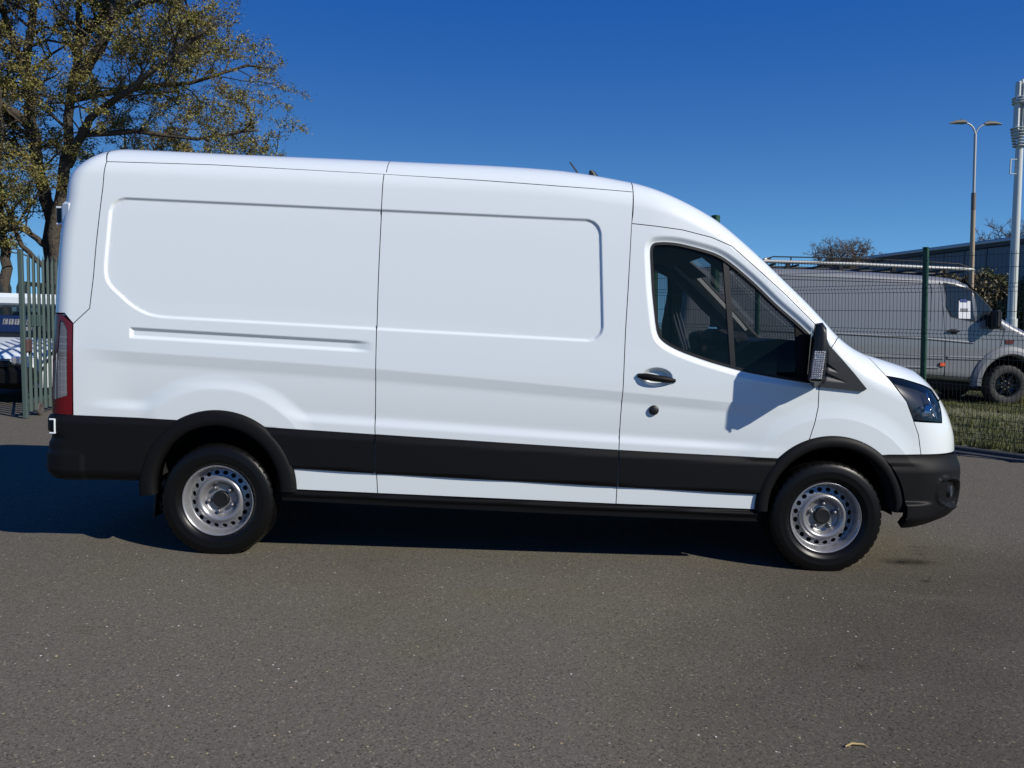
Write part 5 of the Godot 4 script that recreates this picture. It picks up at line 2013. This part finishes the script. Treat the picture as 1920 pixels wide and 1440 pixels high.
class Grower:
	var twigs: SurfaceTool
	var boughs: SurfaceTool
	var spots: Array[Transform3D] = []
	var r := RandomNumberGenerator.new()
	var owner_scene: Node3D
	var leaf_rate := 1.0
	var droop := 0.0
	var thick := 1.0
	var keep = null

	func sprout(base: Vector3, dir: Vector3, length: float, rad: float, level: int) -> void:
		var n := 4 if level < 2 else 3
		var pts := PackedVector3Array([base])
		var rr := PackedFloat32Array([rad])
		var d := dir
		var p := base
		for i in n:
			d = (d + Vector3(r.randfn(), r.randfn() * .8 + .10 - droop, r.randfn()) * .26).normalized()
			p += d * length / n
			pts.append(p)
			rr.append(maxf(rad * (1.0 - .75 * (i + 1) / n), .0035) * thick)
		if keep != null and not keep.call(p):
			return
		owner_scene.tube(boughs if level == 0 else twigs, pts, rr, 5 if level == 0 else 3, false)
		if level < 2:
			var kids := int(length * (3.3 if level == 0 else 5.5)) + 1
			for k in kids:
				var t := r.randf_range(.2, 1.0)
				var f := t * n
				var i := mini(int(f), n - 1)
				var q := pts[i].lerp(pts[i + 1], f - i)
				var ax := (pts[i + 1] - pts[i]).normalized()
				var side := ax.cross(Vector3(r.randfn(), r.randfn(), r.randfn())).normalized()
				var nd := (ax * .75 + side * r.randf_range(.5, 1.1) + Vector3(0, .15, 0)).normalized()
				sprout(q, nd, length * r.randf_range(.32, .58), rad * .5, level + 1)
		if level >= 1:
			var m := int(r.randf_range(1.0, 4.2) * leaf_rate * (1.0 if level == 2 else 1.4) + r.randf())
			for k in m:
				var t := r.randf_range(.25, 1.05)
				var f := minf(t * n, n - .001)
				var i := int(f)
				var q := pts[i].lerp(pts[i + 1], f - i)
				spots.append(Transform3D(Basis.from_euler(Vector3(r.randf() * TAU, r.randf() * TAU, 0)).scaled(Vector3.ONE * r.randf_range(.7, 1.25)), q))

	func limb(pts: PackedVector3Array, every: float, reach: float, rad: float, from := .0) -> void:
		for i in pts.size() - 1:
			var l := pts[i].distance_to(pts[i + 1])
			var k := int(l / every + r.randf())
			for j in k:
				var t := (i + (j + r.randf()) / maxf(k, 1)) / (pts.size() - 1)
				if t < from:
					continue
				var q := pts[i].lerp(pts[i + 1], (j + r.randf()) / maxf(k, 1))
				var ax := (pts[i + 1] - pts[i]).normalized()
				var side := ax.cross(Vector3(r.randfn(), r.randfn(), r.randfn())).normalized()
				var nd := (ax * .6 + side + Vector3(0, .1, 0)).normalized()
				sprout(q, nd, reach * r.randf_range(.55, 1.15), rad * r.randf_range(.7, 1.1), 0)

func wiggle(pts: PackedVector3Array, amount: float, r: RandomNumberGenerator) -> PackedVector3Array:
	var q := PackedVector3Array()
	for i in pts.size() - 1:
		for k in 4:
			var p := pts[i].lerp(pts[i + 1], k / 4.0)
			if i + k > 0:
				p += Vector3(r.randfn(), r.randfn() * .6, r.randfn()) * amount
			q.append(p)
	q.append(pts[pts.size() - 1])
	return q

func build_tree(called: String, label: String, trunks: Array, limbs: Array, seed_no: int, every: float, reach: float, leaf_rate: float, bark: Material, leaf_mat: Material, lm: Mesh, colours: Array, keep = null, thick := 1.0) -> Node3D:
	var t := thing(called, label, "tree")
	var g := Grower.new()
	g.r.seed = seed_no
	g.owner_scene = self
	g.twigs = st()
	g.boughs = st()
	g.leaf_rate = leaf_rate
	g.keep = keep
	g.thick = thick
	for e in [["trunk", trunks, .5], ["limb", limbs, .12]]:
		for a in e[1]:
			var pts := PackedVector3Array()
			for p: Vector3 in a[0]: pts.append(p)
			pts = wiggle(pts, a[1] * .14, g.r)
			var rr := PackedFloat32Array()
			for i in pts.size():
				rr.append(lerpf(a[1], a[2], float(i) / (pts.size() - 1)))
			var s := st()
			tube(s, pts, rr, 9, false)
			part(e[0], s.commit(), bark, t)
			g.limb(pts, every, reach, minf(a[2] * .8, .05), e[2] if e[0] == "limb" else a[3])
	stuff(part("boughs", g.boughs.commit(), bark, t))
	stuff(part("twigs", g.twigs.commit(), bark, t))
	if g.spots.size() and lm:
		var cc := PackedColorArray()
		for i in g.spots.size():
			var c: Color = colours[g.r.randi() % colours.size()]
			cc.append(c * g.r.randf_range(.75, 1.2))
		multi("leaves", lm, g.spots, cc, leaf_mat, t)
	print(called, " leaves ", g.spots.size())
	return t

func build_trees() -> void:
	var lmat := StandardMaterial3D.new()
	lmat.vertex_color_use_as_albedo = true
	lmat.roughness = .6
	lmat.backlight_enabled = true
	lmat.backlight = Color(.18, .17, .05)
	var lm := leaf_mesh(7, .053, .065, 3)
	var olive := [Color(.20, .18, .035), Color(.17, .165, .03), Color(.23, .19, .05), Color(.19, .135, .04), Color(.16, .165, .03)]
	var z := -14.2
	build_tree("oak_tree", "big spreading oak just coming into olive leaf behind the van's rear roof corner",
		[
			[[Vector3(-9.66, 0, z), Vector3(-9.71, 1.75, z), Vector3(-9.8, 3.6, z - .1), Vector3(-9.98, 4.75, z), Vector3(-10.05, 5.9, z + .2), Vector3(-10.1, 7.2, z + .3), Vector3(-9.9, 9.2, z + .2), Vector3(-9.8, 11.2, z)], .205, .06, .45],
			[[Vector3(-9.45, 0, z + .3), Vector3(-9.50, 2.8, z + .3), Vector3(-9.28, 4.8, z + .2), Vector3(-9.17, 6.1, z + .2), Vector3(-9.07, 7.5, z), Vector3(-9.10, 9.2, z - .3), Vector3(-8.8, 11.4, z - .4)], .17, .05, .45],
			[[Vector3(-9.85, 1.6, z - .1), Vector3(-9.35, 2.9, z - .6), Vector3(-8.95, 4.2, z - 1.3), Vector3(-8.6, 5.6, z - 2.0)], .12, .05, .6]],
		[
			[[Vector3(-9.0, 7.1, z), Vector3(-8.25, 7.9, z + .3), Vector3(-7.92, 8.4, z + .5), Vector3(-7.0, 8.7, z + .8), Vector3(-5.8, 8.75, z + 1.1), Vector3(-4.9, 9.3, z + 1.2)], .13, .035],
			[[Vector3(-7.92, 8.4, z + .5), Vector3(-7.95, 9.3, z + .4), Vector3(-7.3, 10.6, z + .2)], .09, .035],
			[[Vector3(-9.2, 5.0, z + .2), Vector3(-8.67, 5.65, z + .6), Vector3(-8.2, 6.05, z + .9), Vector3(-6.96, 6.6, z + 1.4), Vector3(-5.97, 7.2, z + 1.7), Vector3(-5.0, 7.9, z + 1.8)], .12, .03],
			[[Vector3(-8.67, 5.65, z + .6), Vector3(-7.55, 5.85, z + .2), Vector3(-6.2, 5.8, z - .2), Vector3(-4.75, 6.1, z - .4)], .08, .025],
			[[Vector3(-9.2, 4.4, z + .3), Vector3(-8.2, 5.0, z - .7), Vector3(-7.0, 5.1, z - 1.2), Vector3(-5.6, 5.3, z - 1.4), Vector3(-4.6, 5.5, z - 1.5)], .09, .025],
			[[Vector3(-9.1, 6.6, z + .1), Vector3(-8.0, 7.2, z - .9), Vector3(-6.8, 7.5, z - 1.4), Vector3(-5.4, 8.1, z - 1.7)], .09, .03],
			[[Vector3(-10.05, 5.9, z + .2), Vector3(-10.5, 6.35, z + .7), Vector3(-11.2, 6.7, z + 1.2), Vector3(-12.2, 7.3, z + 1.4)], .11, .04],
			[[Vector3(-10.1, 7.2, z + .3), Vector3(-10.7, 8.2, z), Vector3(-11.1, 9.2, z - .2), Vector3(-11.7, 10.2, z - .2)], .10, .04],
			[[Vector3(-10.0, 5.2, z), Vector3(-10.7, 5.9, z - .9), Vector3(-11.6, 6.3, z - 1.5), Vector3(-12.6, 7.0, z - 1.8)], .09, .03],
			[[Vector3(-9.75, 3.0, z + .1), Vector3(-10.2, 3.4, z + .3), Vector3(-10.8, 3.5, z + .5), Vector3(-11.4, 3.4, z + .6)], .08, .03],
			[[Vector3(-9.75, 2.4, z + .1), Vector3(-10.1, 3.0, z + .6), Vector3(-10.4, 4.2, z + .9), Vector3(-10.6, 5.0, z + 1.0)], .07, .03],
			[[Vector3(-9.08, 8.2, z - .2), Vector3(-8.3, 9.3, z - .9), Vector3(-7.4, 10.4, z - 1.2)], .09, .03],
			[[Vector3(-8.9, 4.3, z - 1.3), Vector3(-8.2, 4.6, z - 1.9), Vector3(-7.1, 4.9, z - 2.2), Vector3(-5.9, 4.95, z - 2.3)], .06, .02]],
		41, .21, 1.7, 1.5, M.bark, lmat, lm, olive, func(p: Vector3) -> bool: return p.x < -3.2 - 2.1 * smoothstep(6.6, 9.4, p.y) + .3 * sin(p.y * 3.0) and p.y > 2.2)
	build_tree("oak_tree_001", "slimmer oak at the left edge, its trunk leaning left, behind the palisade",
		[[[Vector3(-10.55, 0, z + .6), Vector3(-10.6, 2.0, z + .5), Vector3(-10.65, 2.9, z + .4), Vector3(-10.85, 4.1, z + .3), Vector3(-11.1, 5.3, z + .2), Vector3(-11.5, 6.8, z), Vector3(-11.8, 9.0, z)], .14, .05, .35]],
		[
			[[Vector3(-10.7, 3.2, z + .4), Vector3(-11.2, 3.9, z + .8), Vector3(-11.9, 4.2, z + 1.2)], .07, .03],
			[[Vector3(-10.9, 4.4, z + .3), Vector3(-10.4, 5.4, z + .8), Vector3(-10.3, 6.6, z + 1.0)], .06, .025],
			[[Vector3(-11.1, 5.3, z + .2), Vector3(-11.9, 6.0, z + .3), Vector3(-12.6, 6.9, z + .2)], .07, .03]],
		43, .26, 1.5, 1.3, M.bark, lmat, lm, olive, func(p: Vector3) -> bool: return p.y > 2.4)
	# bare trees on the horizon
	var brown := [Color(.13, .10, .06), Color(.11, .09, .05)]
	var lm2 := leaf_mesh(3, .09, .10, 5)
	var k := 0
	for e in [
			[30.2, -65.0, 9.3, 2.9, "rounded bare tree standing alone above the grey van's roof rack", 51],
			[35.6, -70.0, 8.9, 1.6, "small bare treetop just showing over the warehouse eaves", 52],
			[43.5, -62.0, 10.6, 2.8, "bare tree at the right edge behind the phone mast", 53],
			[-13.2, -24.0, 3.3, 1.6, "low bare shrub-like tree in the gap under the oaks at the left", 54],
			[23.4, -66.0, 7.6, 1.2, "tiny bare treetop behind the white van's windscreen pillar", 55]]:
		var c := Vector3(e[0], 0, e[1])
		var h: float = e[2]
		var w: float = e[3]
		var limbs := []
		rng.seed = e[5]
		for i in 12:
			var a := TAU * i / 12 + rng.randf() * .4
			var y0 := h * rng.randf_range(.40, .62)
			var out := w * rng.randf_range(.35, 1.0)
			limbs.append([[c + Vector3(0, y0, 0), c + Vector3(cos(a) * out * .5, y0 + (h - y0) * .45, sin(a) * out * .5), c + Vector3(cos(a) * out, y0 + (h - y0) * rng.randf_range(.75, .98), sin(a) * out)], .06, .025])
		build_tree("bare_tree" if k == 0 else "bare_tree_%03d" % k, e[4], [[[c, c + Vector3(0, h * .5, 0), c + Vector3(.1, h * .92, 0)], .16, .03, .5]], limbs, e[5], .20, w * .42, .25, M.bark_grey, lmat, lm2, brown, null, 2.6 if absf(e[1]) > 40.0 else 1.2)
		k += 1

func build_hedge() -> void:
	var o := thing("hedge", "tall rough green and brown hedge running behind the grey van to the right edge", "hedge")
	var s := st()
	rng.seed = 61
	var xf: Array[Transform3D] = []
	var cc := PackedColorArray()
	var nz := noise(62, .35, 3)
	for i in 26000:
		var x := rng.randf_range(24.5, 36.8)
		var d := rng.randf_range(-1.3, 1.3)
		var topy := (5.2 + .8 * nz.get_noise_1d(x) + .6 * nz.get_noise_1d(x * 4.0)) * smoothstep(24.0, 30.0, x)
		var y := topy * sqrt(rng.randf()) * (1.0 - .12 * d * d)
		if nz.get_noise_3d(x * 3.0, y * 3.0, d * 3.0) < -.22:
			continue
		xf.append(Transform3D(Basis.from_euler(Vector3(rng.randf() * TAU, rng.randf() * TAU, 0)).scaled(Vector3.ONE * rng.randf_range(.8, 1.6)), Vector3(x, y, -47.0 + d + .15 * (x - 30))))
		var t := smoothstep(-.3, .4, nz.get_noise_3d(x * 1.2, y * 1.2, 9.0))
		cc.append(Color(.10, .11, .028).lerp(Color(.13, .10, .045), t) * rng.randf_range(.6, 1.2))
	var lmat := StandardMaterial3D.new()
	lmat.vertex_color_use_as_albedo = true
	lmat.roughness = .6
	lmat.backlight_enabled = true
	lmat.backlight = Color(.10, .11, .03)
	multi("foliage", leaf_mesh(7, .16, .11, 12), xf, cc, lmat, o)
	for i in 60:
		var x := 25.0 + .195 * i + rng.randf() * .2
		var topy := 5.2 * smoothstep(24.0, 30.0, x)
		tube(s, wiggle(PackedVector3Array([Vector3(x, 0, -47 + .15 * (x - 30)), Vector3(x + rng.randfn() * .2, topy * .5, -47 + rng.randfn() * .3 + .15 * (x - 30)), Vector3(x + rng.randfn() * .4, topy * 1.05, -47 + rng.randfn() * .5 + .15 * (x - 30))]), .06, rng), PackedFloat32Array([.04]), 4, false)
	stuff(part("stems", s.commit(), M.bark, o))

func build_litter() -> void:
	var s := st()
	tube(s, PackedVector3Array([Vector3(3.02, .006, 3.10), Vector3(3.05, .010, 3.085), Vector3(3.09, .007, 3.085), Vector3(3.10, .006, 3.10)]), PackedFloat32Array([.003, .004, .004, .002]), 6)
	var o := part("twig", s.commit(), mat(.45, .33, .14, .8), self)
	o.set_meta("label", "short curled straw-coloured twig lying on the asphalt in the foreground")
	o.set_meta("category", "twig")
	rng.seed = 90
	var xf: Array[Transform3D] = []
	var cc := PackedColorArray()
	for i in 420:
		var p := Vector3(rng.randf_range(-2.6, 6.2), .0015, rng.randf_range(-.2, 4.0))
		var k := rng.randf_range(.5, 1.3) * (1.0 if rng.randf() < .97 else 2.2)
		xf.append(Transform3D(Basis(Vector3.UP, rng.randf() * TAU).scaled(Vector3(k, k * .6, k * .8)), p))
		var t := rng.randf()
		cc.append(Color(.35, .27, .15) if t < .6 else (Color(.6, .58, .55) if t < .8 else Color(.10, .08, .06)))
	var g := st()
	cbox(g, Vector3(0, .001, 0), Vector3(.007, .004, .006), .0014)
	var gm := StandardMaterial3D.new()
	gm.vertex_color_use_as_albedo = true
	gm.roughness = .8
	multi("grit", g.commit(), xf, cc, gm, self)
	get_node("grit").set_meta("label", "loose pale grit and specks scattered over the asphalt yard")
	get_node("grit").set_meta("category", "grit")

func _ready() -> void:
	# camera
	var cam := Camera3D.new()
	cam.name = "camera"
	cam.fov = rad_to_deg(2.0 * atan(720.0 / 1500.0))
	cam.near = .05
	cam.far = 900.0
	cam.transform = Transform3D(Basis(Vector3.RIGHT, deg_to_rad(-4.4)).rotated(Vector3.UP, 0.0) * Basis(Vector3.BACK, deg_to_rad(1.62)), Vector3(1.794, 1.481, 5.851))
	add_child(cam)
	cam.current = true
	# sky and sun
	var sky := ProceduralSkyMaterial.new()
	sky.sky_top_color = lin(.004, .08, .375)
	sky.sky_horizon_color = lin(.24, .60, .95)
	sky.sky_curve = .09
	sky.sky_energy_multiplier = 1.0
	sky.ground_horizon_color = Color(.42, .46, .46)
	sky.ground_bottom_color = Color(.25, .25, .24)
	sky.ground_curve = .05
	sky.sun_angle_max = 12.0
	sky.sun_curve = .12
	var env := Environment.new()
	env.background_mode = Environment.BG_SKY
	env.sky = Sky.new()
	env.sky.sky_material = sky
	env.tonemap_mode = Environment.TONE_MAPPER_LINEAR
	env.tonemap_exposure = 1.0
	env.sdfgi_enabled = true
	env.ssao_enabled = true
	env.ssil_enabled = true
	var we := WorldEnvironment.new()
	we.name = "environment"
	we.environment = env
	add_child(we)
	var sun := DirectionalLight3D.new()
	sun.name = "sun"
	sun.light_energy = 1.5
	sun.light_color = Color(1.0, .975, .93)
	sun.light_angular_distance = .53
	sun.shadow_enabled = true
	add_child(sun)
	sun.look_at_from_position(SUN_TOWARD * 50.0, Vector3.ZERO)
	# the place, large things first
	build_materials()
	build_ground()
	build_kerb()
	build_warehouse()
	build_hedge()
	build_trees()
	build_masts()
	build_mesh_fence()
	build_sign()
	build_palisade()
	build_parked_car()
	build_grey_van()
	build_van()
	build_litter()
